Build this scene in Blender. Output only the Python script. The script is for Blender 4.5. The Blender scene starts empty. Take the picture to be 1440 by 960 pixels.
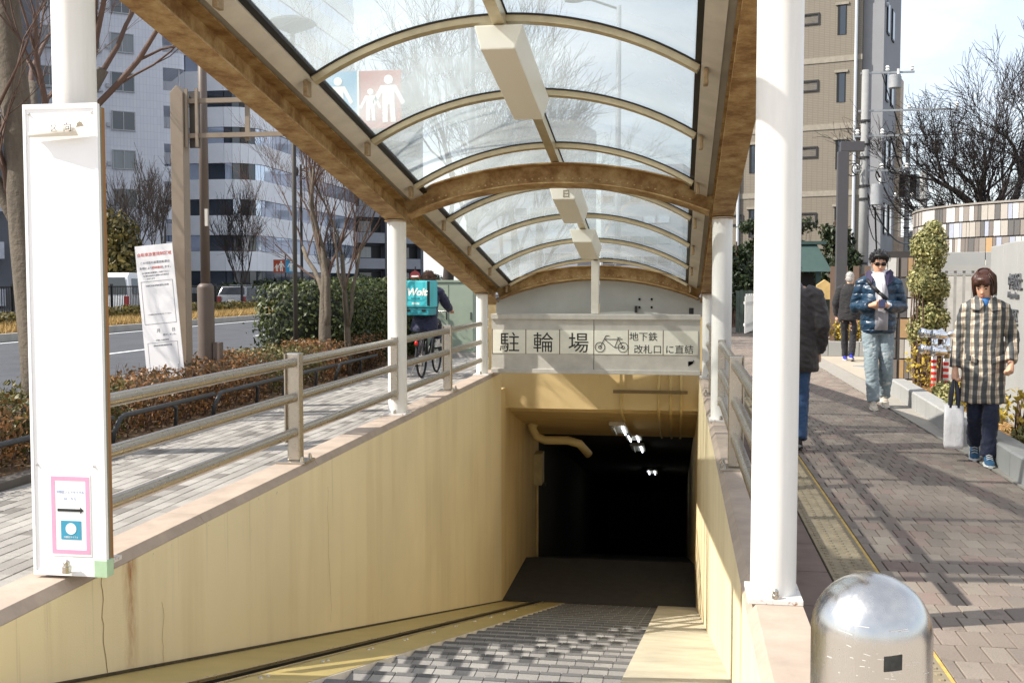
import bpy, bmesh, math, random
from mathutils import noise as mnoise
from mathutils import Vector, Matrix, Euler
random.seed(7)
S = bpy.context.scene
COL = S.collection
R = math.radians
# ------------------------------------------------------------------ camera, sky, sun, exposure
TH = math.atan(235/1500); PT = math.atan(82/1500)
cd_ = bpy.data.cameras.new('camera'); cam = bpy.data.objects.new('camera', cd_); COL.objects.link(cam)
cam.location = (0, 0, 1.48); cam.rotation_euler = (math.pi/2 - PT, 0, TH)
cd_.sensor_width = 36; cd_.lens = 36*1500/1440; cd_.clip_start = .05; cd_.clip_end = 3000
S.camera = cam
SUNV = Vector((1.0, .35, -1.0)).normalized()
EL = math.asin(-SUNV.z); AZ = math.atan2(-SUNV.x, -SUNV.y)
w = bpy.data.worlds.new('World'); S.world = w; w.use_nodes = True
nt = w.node_tree; nt.nodes.clear()
def wn(t, **k):
    n = nt.nodes.new(t)
    for a, b in k.items(): setattr(n, a, b)
    return n
sky = wn('ShaderNodeTexSky', sky_type='NISHITA', sun_disc=False)
sky.sun_elevation = EL; sky.sun_rotation = AZ; sky.air_density = 1.0; sky.dust_density = 1.2; sky.ozone_density = 1.3
tc = wn('ShaderNodeTexCoord'); mp = wn('ShaderNodeMapping'); mp.inputs['Scale'].default_value = (1.3, 1.3, 3.6)
ns = wn('ShaderNodeTexNoise'); ns.inputs['Scale'].default_value = 2.1; ns.inputs['Detail'].default_value = 9; ns.inputs['Roughness'].default_value = .58
rp = wn('ShaderNodeValToRGB'); rp.color_ramp.elements[0].position = .46; rp.color_ramp.elements[1].position = .74
rp.color_ramp.elements[0].color = (.36, .36, .36, 1); rp.color_ramp.elements[1].color = (.85, .85, .85, 1)
mx = wn('ShaderNodeMix', data_type='RGBA'); mx.inputs['B'].default_value = (9.5, 9.6, 9.9, 1)
bg = wn('ShaderNodeBackground'); bg.inputs['Strength'].default_value = .11; wo = wn('ShaderNodeOutputWorld')
L = nt.links.new
L(tc.outputs['Generated'], mp.inputs['Vector']); L(mp.outputs['Vector'], ns.inputs['Vector']); L(ns.outputs['Fac'], rp.inputs['Fac'])
L(rp.outputs['Color'], mx.inputs['Factor']); L(sky.outputs['Color'], mx.inputs['A']); L(mx.outputs['Result'], bg.inputs['Color']); L(bg.outputs['Background'], wo.inputs['Surface'])
sl = bpy.data.lights.new('sun', 'SUN'); sun = bpy.data.objects.new('sun', sl); COL.objects.link(sun)
sl.energy = 4.6; sl.angle = R(.5); sl.color = (1, .945, .86)
sun.rotation_euler = SUNV.to_track_quat('-Z', 'Y').to_euler(); sun.location = (-20, -7, 20)
S.view_settings.view_transform = 'Standard'; S.view_settings.look = 'None'; S.view_settings.gamma = 1
S.view_settings.exposure = .72
S.render.engine = 'CYCLES'
S.cycles.max_bounces = 10; S.cycles.diffuse_bounces = 5; S.cycles.transparent_max_bounces = 24
S.cycles.use_denoising = True
# ------------------------------------------------------------------ materials
def lin(r, g, b):
    f = lambda v: ((v/255)/12.92 if v/255 <= .04045 else ((v/255+.055)/1.055)**2.4)
    return (f(r), f(g), f(b))
class NM:
    def __init__(s, name):
        s.m = bpy.data.materials.new(name); s.m.use_nodes = True; s.t = s.m.node_tree
        s.b = s.t.nodes['Principled BSDF']; s.out = s.t.nodes['Material Output']
    def n(s, t, **k):
        x = s.t.nodes.new(t)
        for a, b in k.items():
            if a.startswith('i_'):
                x.inputs[a[2:]].default_value = b
            else: setattr(x, a, b)
        return x
    def l(s, a, b): s.t.links.new(a, b)
    def coord(s, scale=(1, 1, 1), kind='Object'):
        c = s.n('ShaderNodeTexCoord'); m = s.n('ShaderNodeMapping'); m.inputs['Scale'].default_value = scale
        s.l(c.outputs[kind], m.inputs['Vector']); return m.outputs['Vector']
    def noise(s, scale, detail=5, rough=.55, sc=(1, 1, 1), kind='Object'):
        x = s.n('ShaderNodeTexNoise'); x.inputs['Scale'].default_value = scale; x.inputs['Detail'].default_value = detail; x.inputs['Roughness'].default_value = rough
        s.l(s.coord(sc, kind), x.inputs['Vector']); return x.outputs['Fac']
    def ramp(s, fac, stops):
        r = s.n('ShaderNodeValToRGB'); e = r.color_ramp.elements
        while len(e) < len(stops): e.new(.5)
        for el, (p, c) in zip(e, stops):
            el.position = p; el.color = (c, c, c, 1) if not isinstance(c, tuple) else (*c[:3], 1)
        s.l(fac, r.inputs['Fac']); return r.outputs['Color']
    def mix(s, fac, a, b, mode='MIX'):
        x = s.n('ShaderNodeMix', data_type='RGBA', blend_type=mode)
        for v, k in ((fac, 'Factor'), (a, 'A'), (b, 'B')):
            if isinstance(v, (int, float)): x.inputs[k].default_value = v if k == 'Factor' else (v, v, v, 1)
            elif isinstance(v, tuple): x.inputs[k].default_value = (*v[:3], 1)
            else: s.l(v, x.inputs[k])
        return x.outputs['Result']
    def math(s, op, a, b=None):
        x = s.n('ShaderNodeMath', operation=op)
        for i, v in enumerate((a, b)):
            if v is None: continue
            if isinstance(v, (int, float)): x.inputs[i].default_value = v
            else: s.l(v, x.inputs[i])
        return x.outputs[0]
    def bump(s, h, strength=.3, dist=.01):
        x = s.n('ShaderNodeBump'); x.inputs['Strength'].default_value = strength; x.inputs['Distance'].default_value = dist
        s.l(h, x.inputs['Height']); s.l(x.outputs['Normal'], s.b.inputs['Normal'])
    def set(s, **k):
        for a, v in k.items():
            i = s.b.inputs[a.replace('_', ' ')]
            if hasattr(v, 'links') or hasattr(v, 'is_linked'): s.l(v, i)
            elif isinstance(v, tuple): i.default_value = (*v[:3], 1)
            else: i.default_value = v
    def sep(s, kind='Object'):
        c = s.n('ShaderNodeTexCoord'); x = s.n('ShaderNodeSeparateXYZ'); s.l(c.outputs[kind], x.inputs[0]); return x.outputs
MATS = {}
def M(name, rgb, rough=.6, metal=0, var=.18, vs=6, bump=.15, bs=60, rand=0, island=False, sc=(1, 1, 1), dist=.004, spec=.4):
    if name in MATS: return MATS[name]
    m = NM(name); c = lin(*rgb)
    f = m.ramp(m.noise(vs, 6, .6, sc), [(.25, 1-var), (.75, 1+var)])
    col = m.mix(1, c, f, 'MULTIPLY')
    if rand:
        if island: g = m.n('ShaderNodeNewGeometry').outputs['Random Per Island']
        else: g = m.n('ShaderNodeObjectInfo').outputs['Random']
        col = m.mix(1, col, m.ramp(g, [(0, 1-rand), (1, 1+rand)]), 'MULTIPLY')
    m.set(Base_Color=col, Roughness=rough, Metallic=metal, Specular_IOR_Level=spec)
    if bump: m.bump(m.noise(bs, 4, .6), bump, dist)
    MATS[name] = m.m; return m.m
def flat(name, rgb, rough=.5, metal=0): return M(name, rgb, rough, metal, var=.06, bump=0)
def m_rust():
    m = NM('rusty_steel')
    a = m.noise(5.5, 10, .72); b = m.noise(48, 6, .75)
    c1 = m.ramp(a, [(.28, lin(192, 170, 128)), (.46, lin(170, 140, 94)), (.6, lin(138, 104, 62)), (.8, lin(96, 66, 40))])
    c2 = m.ramp(b, [(.35, 1.08), (.7, .82)])
    m.set(Base_Color=m.mix(.8, c1, c2, 'MULTIPLY'), Roughness=.72, Metallic=0., Specular_IOR_Level=.35)
    m.bump(b, .35, .004); return m.m
def m_wall(name, base, stain, rustspot=False):
    m = NM(name)
    st = m.noise(1.0, 8, .62, (1, 3.2, .3)); big = m.noise(.8, 4, .5); fine = m.noise(130, 3, .6)
    col = m.mix(m.ramp(st, [(.48, 0.), (.8, .5)]), lin(*base), lin(*stain))
    col = m.mix(.5, col, m.ramp(big, [(.3, .86), (.7, 1.12)]), 'MULTIPLY')
    o = m.sep()
    dr = m.ramp(m.noise(1, 6, .75, (1, 9, .16)), [(.6, 0.), (.74, .6)])
    top = m.ramp(m.math('ADD', o['Z'], .9), [(.45, 0.), (1., 1.)])
    col = m.mix(m.math('MULTIPLY', dr, top), col, lin(84, 66, 40))
    chip = m.ramp(m.noise(11, 5, .75), [(.66, 0.), (.70, .75)])
    col = m.mix(m.math('MULTIPLY', chip, m.ramp(m.math('ADD', o['Z'], .9), [(.75, 0.), (1., 1.)])), col, lin(92, 72, 46))
    if rustspot:
        dy = m.math('ABSOLUTE', m.math('SUBTRACT', o['Y'], m.math('ADD', 4.86, m.math('MULTIPLY', m.noise(5, 3), .05))))
        k = m.math('MULTIPLY', m.ramp(dy, [(.0, 1.), (.085, 0.)]), m.ramp(m.math('ADD', o['Z'], .9), [(.1, 0.), (1., .95)]))
        col = m.mix(m.math('MULTIPLY', k, m.ramp(m.noise(22, 5, .7, (1, 1, .3)), [(.35, .3), (.6, 1.)])), col, lin(142, 82, 26))
    m.set(Base_Color=col, Roughness=.78, Specular_IOR_Level=.25)
    m.bump(fine, .28, .004); return m.m
def m_glass(name, tint, haze=.1, rough=.05, stripes=True):
    m = NM(name); t = m.t; t.nodes.remove(m.b)
    tr = m.n('ShaderNodeBsdfTransparent'); tr.inputs[0].default_value = (*tint, 1)
    gl = m.n('ShaderNodeBsdfGlossy'); gl.inputs['Roughness'].default_value = rough; gl.inputs[0].default_value = (.9, .95, 1, 1)
    tl = m.n('ShaderNodeBsdfTranslucent'); tl.inputs[0].default_value = (.82, .87, .86, 1)
    df = m.n('ShaderNodeBsdfDiffuse'); df.inputs[0].default_value = (.6, .66, .66, 1)
    d2 = m.n('ShaderNodeMixShader'); d2.inputs[0].default_value = .3; m.l(tl.outputs[0], d2.inputs[1]); m.l(df.outputs[0], d2.inputs[2])
    a = m.n('ShaderNodeMixShader'); m.l(tr.outputs[0], a.inputs[1]); m.l(d2.outputs[0], a.inputs[2])
    hz = m.ramp(m.noise(.9, 4, .5), [(.3, haze*.6), (.75, haze*1.5)])
    m.l(hz, a.inputs[0])
    lw_ = m.n('ShaderNodeLayerWeight'); fr = m.math('MULTIPLY', m.math('POWER', lw_.outputs['Facing'], 4.5), .5); fr = m.math('ADD', fr, .03)
    b = m.n('ShaderNodeMixShader'); m.l(fr, b.inputs[0]); m.l(a.outputs[0], b.inputs[1]); m.l(gl.outputs[0], b.inputs[2])
    m.l(b.outputs[0], m.out.inputs['Surface']); return m.m
def m_leaf(name, c1, c2, rough=.45):
    m = NM(name); g = m.n('ShaderNodeNewGeometry').outputs['Random Per Island']
    col = m.ramp(g, [(0, lin(*c1)), (1, lin(*c2))])
    m.set(Base_Color=col, Roughness=rough, Specular_IOR_Level=.35)
    tl = m.n('ShaderNodeBsdfTranslucent'); m.l(col, tl.inputs[0])
    x = m.n('ShaderNodeMixShader'); x.inputs[0].default_value = .22
    m.l(m.b.outputs[0], x.inputs[1]); m.l(tl.outputs[0], x.inputs[2]); m.l(x.outputs[0], m.out.inputs['Surface']); return m.m
def m_steel(name, rgb, rough=.28, aniso=(1, 1, 30), metal=1.):
    m = NM(name); f = m.noise(14, 4, .6, aniso)
    sm = m.noise(3, 5, .6)
    m.set(Base_Color=m.mix(.6, lin(*rgb), m.ramp(sm, [(.3, .9), (.75, 1.06)]), 'MULTIPLY'), Metallic=metal, Roughness=m.ramp(f, [(.3, rough*.8), (.7, rough*1.3)]))
    m.bump(f, .02, .001); return m.m
def m_emit(name, rgb, st):
    m = NM(name); m.set(Emission_Color=lin(*rgb), Emission_Strength=st, Base_Color=(.8, .8, .8)); return m.m
def m_paver(name, stops, island, joint=.0):
    m = NM(name)
    g = m.n('ShaderNodeNewGeometry').outputs['Random Per Island'] if island else m.n('ShaderNodeObjectInfo').outputs['Random']
    r = m.n('ShaderNodeValToRGB'); r.color_ramp.interpolation = 'CONSTANT'; e = r.color_ramp.elements
    while len(e) < len(stops): e.new(.5)
    for el, (p, c) in zip(e, stops): el.position = p; el.color = (*lin(*c), 1)
    m.l(g, r.inputs['Fac'])
    cc = m.n('ShaderNodeTexCoord'); geo = m.n('ShaderNodeNewGeometry')
    n1 = m.n('ShaderNodeTexNoise'); n1.inputs['Scale'].default_value = 160; n1.inputs['Detail'].default_value = 3; m.l(geo.outputs['Position'], n1.inputs['Vector'])
    n2 = m.n('ShaderNodeTexNoise'); n2.inputs['Scale'].default_value = 1.1; n2.inputs['Detail'].default_value = 6; m.l(geo.outputs['Position'], n2.inputs['Vector'])
    col = m.mix(1, r.outputs['Color'], m.ramp(n1.outputs['Fac'], [(.3, .84), (.7, 1.14)]), 'MULTIPLY')
    col = m.mix(1, col, m.ramp(n2.outputs['Fac'], [(.3, .82), (.72, 1.12)]), 'MULTIPLY')
    n3 = m.n('ShaderNodeTexNoise'); n3.inputs['Scale'].default_value = 5.5; n3.inputs['Detail'].default_value = 5; n3.inputs['Roughness'].default_value = .7; m.l(geo.outputs['Position'], n3.inputs['Vector'])
    col = m.mix(1, col, m.ramp(n3.outputs['Fac'], [(.56, 1.), (.68, .74)]), 'MULTIPLY')
    vo = m.n('ShaderNodeTexVoronoi'); vo.inputs['Scale'].default_value = 2.6; m.l(geo.outputs['Position'], vo.inputs['Vector'])
    col = m.mix(1, col, m.ramp(vo.outputs['Distance'], [(.045, .55), (.06, 1.)]), 'MULTIPLY')
    m.set(Base_Color=col, Roughness=.85, Specular_IOR_Level=.25); m.bump(n1.outputs['Fac'], .25, .002); return m.m
# ------------------------------------------------------------------ mesh builder
class MB:
    def __init__(s): s.v = []; s.f = []; s.mi = []; s.cm = 0
    def add(s, vs, fs):
        o = len(s.v); s.v += [tuple(p) for p in vs]; s.f += [tuple(i+o for i in f) for f in fs]; s.mi += [s.cm]*len(fs); return s
    def hexa(s, p): return s.add(p, [(0, 3, 2, 1), (4, 5, 6, 7), (0, 1, 5, 4), (1, 2, 6, 5), (2, 3, 7, 6), (3, 0, 4, 7)])
    def box(s, x0, x1, y0, y1, z0, z1, m=None):
        p = [(x0, y0, z0), (x1, y0, z0), (x1, y1, z0), (x0, y1, z0), (x0, y0, z1), (x1, y0, z1), (x1, y1, z1), (x0, y1, z1)]
        if m is not None: p = [m @ Vector(q) for q in p]
        return s.hexa(p)
    def cbox(s, c, d, m=None): return s.box(c[0]-d[0]/2, c[0]+d[0]/2, c[1]-d[1]/2, c[1]+d[1]/2, c[2]-d[2]/2, c[2]+d[2]/2, m)
    def prism(s, poly, fn0, fn1):
        n = len(poly); a = [fn0(*p) for p in poly]; b = [fn1(*p) for p in poly]
        return s.add(a+b, [tuple(range(n))[::-1], tuple(range(n, 2*n))] + [(i, (i+1) % n, n+(i+1) % n, n+i) for i in range(n)])
    def tube(s, pts, r, n=8, cap=True, sx=1.):
        pts = [Vector(p) for p in pts]; rs = r if isinstance(r, (list, tuple)) else [r]*len(pts)
        vs = []; up = None
        for i, p in enumerate(pts):
            d = (pts[min(i+1, len(pts)-1)]-pts[max(i-1, 0)])
            d = d.normalized() if d.length > 1e-9 else Vector((0, 0, 1))
            if up is None: up = Vector((0, 0, 1)) if abs(d.z) < .9 else Vector((0, 1, 0))
            a = d.cross(up)
            if a.length < 1e-4: a = d.cross(Vector((1, 0, 0)))
            a.normalize(); b = a.cross(d).normalized(); up = b
            for k in range(n):
                t = 2*math.pi*k/n; vs.append(p+a*(math.cos(t)*rs[i]*sx)+b*(math.sin(t)*rs[i]))
        m = len(pts); fs = [(i*n+k, i*n+(k+1) % n, (i+1)*n+(k+1) % n, (i+1)*n+k) for i in range(m-1) for k in range(n)]
        if cap: fs += [tuple(range(n))[::-1], tuple(range((m-1)*n, m*n))]
        return s.add(vs, fs)
    def loft(s, rings, n=16):
        # rings: (cx, cy, cz, rx, ry[, power])
        vs = []
        for q in rings:
            pw = q[5] if len(q) > 5 else 2.
            for k in range(n):
                t = 2*math.pi*k/n; c, d = math.cos(t), math.sin(t); e = 2/pw
                vs.append((q[0]+q[3]*math.copysign(abs(c)**e, c), q[1]+q[4]*math.copysign(abs(d)**e, d), q[2]))
        m = len(rings); fs = [(i*n+k, i*n+(k+1) % n, (i+1)*n+(k+1) % n, (i+1)*n+k) for i in range(m-1) for k in range(n)]
        fs += [tuple(range(n))[::-1], tuple(range((m-1)*n, m*n))]
        return s.add(vs, fs)
    def lathe(s, prof, n=24, c=(0, 0, 0)): return s.loft([(c[0], c[1], c[2]+z, r, r) for r, z in prof], n)
    def ball(s, c, r, n=10, k=7):
        rx, ry, rz = r if isinstance(r, tuple) else (r, r, r)
        return s.loft([(c[0], c[1], c[2]-rz*math.cos(math.pi*(i+.02)/(k+.04)), rx*math.sin(math.pi*(i+.15)/(k+.3)), ry*math.sin(math.pi*(i+.15)/(k+.3))) for i in range(k+1)], n)
    def xf(s, m):
        s.v = [tuple(m @ Vector(p)) for p in s.v]; return s
    def mesh(s, name, mats, smooth=False):
        me = bpy.data.meshes.new(name); me.from_pydata(s.v, [], s.f)
        for q in (mats if isinstance(mats, (list, tuple)) else [mats]): me.materials.append(q)
        if any(s.mi): me.polygons.foreach_set('material_index', s.mi)
        if smooth:
            me.polygons.foreach_set('use_smooth', [True]*len(me.polygons))
        me.update(); return me
    def build(s, name, mats, parent=None, smooth=False, bevel=0, auto=0, loc=None):
        me = s.mesh(name, mats, smooth or bool(auto))
        if bevel or auto:
            b = bmesh.new(); b.from_mesh(me)
            bmesh.ops.recalc_face_normals(b, faces=b.faces)
            if bevel:
                ed = [e for e in b.edges if len(e.link_faces) == 2 and e.calc_face_angle(0) > .6]
                bmesh.ops.bevel(b, geom=ed, offset=bevel, segments=2, affect='EDGES', profile=.6)
            b.to_mesh(me); b.free()
            if auto:
                for e_, p in ((0, 0),): pass
                me.polygons.foreach_set('use_smooth', [True]*len(me.polygons))
                me.set_sharp_from_angle(angle=R(auto))
        return link(name, me, parent, loc)
def link(name, me, parent=None, loc=None):
    o = bpy.data.objects.new(name, me); COL.objects.link(o); o.parent = parent
    if loc: o.location = loc
    return o
def tag(o, label=None, cat=None, group=None, kind=None):
    if label: o['label'] = label
    if cat: o['category'] = cat
    if group: o['group'] = group
    if kind: o['kind'] = kind
    return o
def E(name, label, cat, loc=(0, 0, 0), rz=0, group=None):
    o = bpy.data.objects.new(name, None); COL.objects.link(o); o.location = loc; o.rotation_euler = (0, 0, rz); o.empty_display_size = .2
    return tag(o, label, cat, group)
def copy_tree(o, parent=None):
    c = o.copy(); COL.objects.link(c); c.parent = parent
    for ch in list(o.children): copy_tree(ch, c)
    return c
_tmp = []
def text(s, size, mat, parent, m, name='lettering', ext=.002, align='LEFT', bold=0, shear=0):
    cu = bpy.data.curves.new('t', 'FONT'); cu.body = s; cu.size = size; cu.extrude = ext; cu.align_x = align; cu.offset = bold; cu.resolution_u = 3; cu.shear = shear
    o = bpy.data.objects.new('t', cu); COL.objects.link(o)
    dg = bpy.context.evaluated_depsgraph_get(); me = bpy.data.meshes.new_from_object(o.evaluated_get(dg))
    bpy.data.objects.remove(o); bpy.data.curves.remove(cu)
    me.materials.clear(); me.materials.append(mat); me.transform(m); me.name = name
    return link(name, me, parent)
FRONT = lambda x, y, z, rz=0: Matrix.Translation((x, y, z)) @ Matrix.Rotation(rz, 4, 'Z') @ Matrix.Rotation(math.pi/2, 4, 'X')
def remesh(mb, name, mat, parent=None, voxel=.012, sm=4, fold=0, freq=9, seed=0):
    me = mb.mesh(name, mat); o = bpy.data.objects.new(name, me); COL.objects.link(o)
    b = bmesh.new(); b.from_mesh(me); bmesh.ops.recalc_face_normals(b, faces=b.faces); b.to_mesh(me); b.free()
    r = o.modifiers.new('r', 'REMESH'); r.mode = 'VOXEL'; r.voxel_size = voxel
    if sm: q = o.modifiers.new('s', 'SMOOTH'); q.iterations = sm; q.factor = .5
    dg = bpy.context.evaluated_depsgraph_get(); m2 = bpy.data.meshes.new_from_object(o.evaluated_get(dg)); m2.name = name
    bpy.data.objects.remove(o); bpy.data.meshes.remove(me)
    if fold:
        off_ = Vector((seed*7.3, seed*3.1, seed*1.7)); nn = [v.normal.copy() for v in m2.vertices]
        for v, n_ in zip(m2.vertices, nn):
            c = v.co; a = mnoise.noise(Vector((c.x*freq, c.y*freq, c.z*freq*.45))+off_); b2 = mnoise.noise(Vector((c.x*freq*1.1+c.z*freq*.8, c.y*freq, c.z*freq*1.9-c.x*freq))+off_)
            v.co = c+n_*fold*(a*.9+(.5-abs(b2)*2)*.6)
        m2.update()
    m2.materials.clear(); m2.materials.append(mat); m2.polygons.foreach_set('use_smooth', [True]*len(m2.polygons))
    return link(name, m2, parent)
rust = m_rust()
white_paint = M('white_paint', (224, 222, 216), .38, var=.09, vs=3, bump=.04, bs=25, sc=(5, 5, .5))
wall_m = m_wall('yellow_painted_concrete', (225, 209, 170), (196, 174, 130), True)
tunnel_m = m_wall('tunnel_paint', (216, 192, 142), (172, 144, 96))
coping_m = M('coping_concrete', (168, 152, 137), .8, var=.2, vs=5, bump=.25, bs=80)
steel = m_steel('brushed_steel', (184, 176, 164), .3, (3, 3, 3), 1.)
bright_steel = m_steel('polished_steel', (198, 197, 194), .24, (6, 6, 1))
alu = M('aluminium_paint', (205, 200, 188), .42, metal=.25, var=.1, bump=.05)
alu_gold = M('gold_reflection_aluminium', (196, 182, 150), .35, metal=.5, var=.15, vs=9, bump=.05)  # gold tone paints the warm reflections on the ribs into the colour
dark = M('dark_metal', (48, 46, 46), .5, var=.1)
black = flat('black', (16, 16, 17), .5)
brown = M('brown_pole_paint', (96, 84, 76), .5, var=.1, vs=4)
taupe = M('taupe_post_paint', (134, 120, 104), .55, var=.1, vs=3)
concrete = M('concrete', (168, 164, 156), .85, var=.16, vs=2.5, bump=.3, bs=70)
lt_concrete = M('light_concrete', (152, 152, 149), .8, var=.1, vs=1.5, bump=.2, bs=90)
asphalt = M('asphalt', (74, 76, 80), .9, var=.22, vs=1.2, bump=.6, bs=220, dist=.006)
road_paint = M('road_paint', (222, 222, 220), .7, var=.12, vs=12)
glass_roof = m_glass('roof_glazing', (.87, .895, .9), .26)
win_dark = M('dark_window_glass', (40, 48, 58), .06, var=.1, bump=0, spec=.9)
win_sky = M('sky_reflection_glass', (196, 206, 222), .05, metal=.6, var=.05, bump=.02, bs=.6)  # pale blue base colour paints in the reflected sky
bolt_m = m_steel('bolt_steel', (190, 188, 182), .25, (1, 1, 1))
# ------------------------------------------------------------------ ground, road, pavements
def struct(mb, name, mat, parent=None, **k): 
    o = mb.build(name, mat, parent, **k); o['kind'] = 'structure'; return o
HX0, HX1, HY0, HY1 = -2.8, .4, 3.15, 16.9
B = 900
g = MB()
for x0, x1, y0, y1 in ((-B, B, -B, HY0), (-B, HX0, HY0, HY1), (HX1, B, HY0, HY1), (-B, B, HY1, B*1.5)):
    g.add([(x0, y0, -.13), (x1, y0, -.13), (x1, y1, -.13), (x0, y1, -.13)], [(0, 1, 2, 3)])
struct(g, 'road', asphalt)
joint_d = M('paver_joint', (58, 52, 48), .95, var=.2)
joint_l = M('light_paver_joint', (120, 114, 106), .95, var=.2)
ls = struct(MB().box(-4.8, -2.92, 3.15, 75, -.2, -.012), 'left_pavement', joint_l)
fc = struct(MB().box(-14, 16, -32, 3.14, -.2, -.006), 'forecourt', M('forecourt_slab', (176, 164, 150), .85, var=.15))
rs = struct(MB().box(.51, 6.4, 3.15, 70, -.2, -.012), 'right_pavement', joint_d)
def paving(parent, x0, x1, y0, y1, px, py, gap, st, vis, n_single, offs):
    ms, mi = m_paver(parent.name+'_paver_single', st, False), m_paver(parent.name+'_paver', st, True)
    def one(mb, x, y, a, b, dz=0):
        e = .003
        mb.add([(x-a, y-b, -.03), (x+a, y-b, -.03), (x+a, y+b, -.03), (x-a, y+b, -.03), (x-a, y-b, dz-e), (x+a, y-b, dz-e), (x+a, y+b, dz-e), (x-a, y+b, dz-e),
                (x-a+e, y-b+e, dz), (x+a-e, y-b+e, dz), (x+a-e, y+b-e, dz), (x-a+e, y+b-e, dz)],
               [(8, 9, 10, 11)]+[(i, (i+1) % 4, 4+(i+1) % 4, 4+i) for i in range(4)]+[(4+i, 4+(i+1) % 4, 8+(i+1) % 4, 8+i) for i in range(4)])
    cells = []; edge = []
    ny = int((y1-y0)/py); nx = int((x1-x0)/px)
    for j in range(ny):
        for i in range(nx+1):
            if offs == 'x':
                cx = x0+(i+(.5 if j % 2 else 1.))*px-px/2; cy = y0+(j+.5)*py
            else:
                cx = x0+(i+.5)*px; cy = y0+(j+(.5 if i % 2 else 1.))*py-py/2
            if cx+px/2 > x1+.01 or cx-px/2 < x0-.01:
                if offs == 'x': edge.append((max(cx-px/2, x0), min(cx+px/2, x1), cy))
                continue
            cells.append((cx, cy))
    near = sorted([c for c in cells if vis(*c)], key=lambda c: c[1])[:n_single]; ns_ = set(near)
    u = MB(); one(u, 0, 0, px/2-gap, py/2-gap); me = u.mesh('paver', ms)
    for c in near:
        o = link('paver', me, parent, (c[0], c[1], random.uniform(-.0012, .0012)))
    r = MB()
    for c in cells:
        if c not in ns_: one(r, c[0], c[1], px/2-gap, py/2-gap, random.uniform(-.001, .001))
    for a, b, cy in edge:
        if b-a > .02: one(r, (a+b)/2, cy, (b-a)/2-gap, py/2-gap, 0)
    o = r.build('paver_field', mi, parent); o['kind'] = 'stuff'
RV = [(0, (128, 117, 107)), (.25, (124, 114, 105)), (.45, (133, 121, 111)), (.66, (131, 115, 106)), (.78, (137, 127, 116)), (.92, (120, 111, 102))]
LV = [(0, (154, 150, 144)), (.28, (147, 143, 137)), (.52, (161, 157, 150)), (.80, (120, 116, 111)), (.9, (142, 138, 132))]
paving(rs, 1.03, 2.46, 3.2, 30, .098, .19, .003, RV, lambda x, y: y > 4.1 and x > 1.0+.0*y and x < .45*y, 300, 'x')
paving(ls, -4.74, -2.95, 3.2, 24, .1, .2, .0025, LV, lambda x, y: y > 4.6 and x > -.66*y-.1, 300, 'y')
# stone border, tactile strip, gutter stones of the right pavement
bd = M('border_stone', (112, 96, 88), .85, var=.2)
for k in range(26):
    struct(MB().box(.53, .765, 3.2+k*.6, 3.793+k*.6, -.02, -.002), 'border_stone', bd, rs)
tac = M('tactile_concrete', (134, 122, 100), .85, var=.3, vs=9); tacy = M('tactile_yellow', (188, 156, 84), .8, var=.3, vs=14)
for k in range(44):
    y0 = 3.3+k*.3
    t = MB().box(.775, 1.01, y0, y0+.296, -.02, .002)
    for i in range(4):
        for j in range(5):
            t.lathe([(.014, 0), (.011, .006)], 6, (.806+i*.058, y0+.03+j*.059, .002))
    t.cm = 1; t.box(1.011, 1.026, y0, y0+.298, -.02, .001)
    struct(t, 'tactile_tile', [tac, tacy], rs)
KP = [(2.47, 5.0), (2.50, 8.4), (2.55, 9.2), (2.64, 11.3), (2.74, 13.4), (2.79, 14.4), (2.80, 14.9)]
def kp(y):
    for (a, b), (c, d) in zip(KP, KP[1:]):
        if b <= y <= d: return a+(c-a)*(y-b)/(d-b)
    return KP[0][0] if y < KP[0][1] else KP[-1][0]
gs = M('gutter_stone', (150, 145, 136), .85, var=.14, vs=9)
y = 5.0
while y < 24:
    x = kp(y); x2 = kp(y+.3); x1_ = 2.475
    if x > x1_+.02: 
        struct(MB().add([(x1_, y, .002), (x, y, .002), (x2, y+.295, .002), (x1_, y+.295, .002), (x1_, y, -.02), (x, y, -.02), (x2, y+.295, -.02), (x1_, y+.295, -.02)],
             [(0, 1, 2, 3), (4, 0, 3, 7), (0, 4, 5, 1), (1, 5, 6, 2), (2, 6, 7, 3)]), 'gutter_stone', gs, rs)
    y += .3
struct(MB().add([(2.81, 14.95, .0), (9, 14.95, .0), (9, 40, .0), (2.48, 40, .0), (2.48, 20.5, .0), (2.81, 20.2, 0)], [(0, 1, 2, 3, 4, 5)]), 'forecourt', M('beige_paving', (168, 158, 142), .85, var=.1, vs=3))
gran = M('grey_granite', (128, 134, 140), .6, var=.12, vs=20)
for i in range(7): struct(MB().box(-.95+i*.6, -.36+i*.6, -.2, .2, -.02, .006).xf(Matrix.Translation((3.7, 19.0, 0)) @ Matrix.Rotation(R(-62), 4, 'Z')), 'granite_slab', gran, rs)
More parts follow.
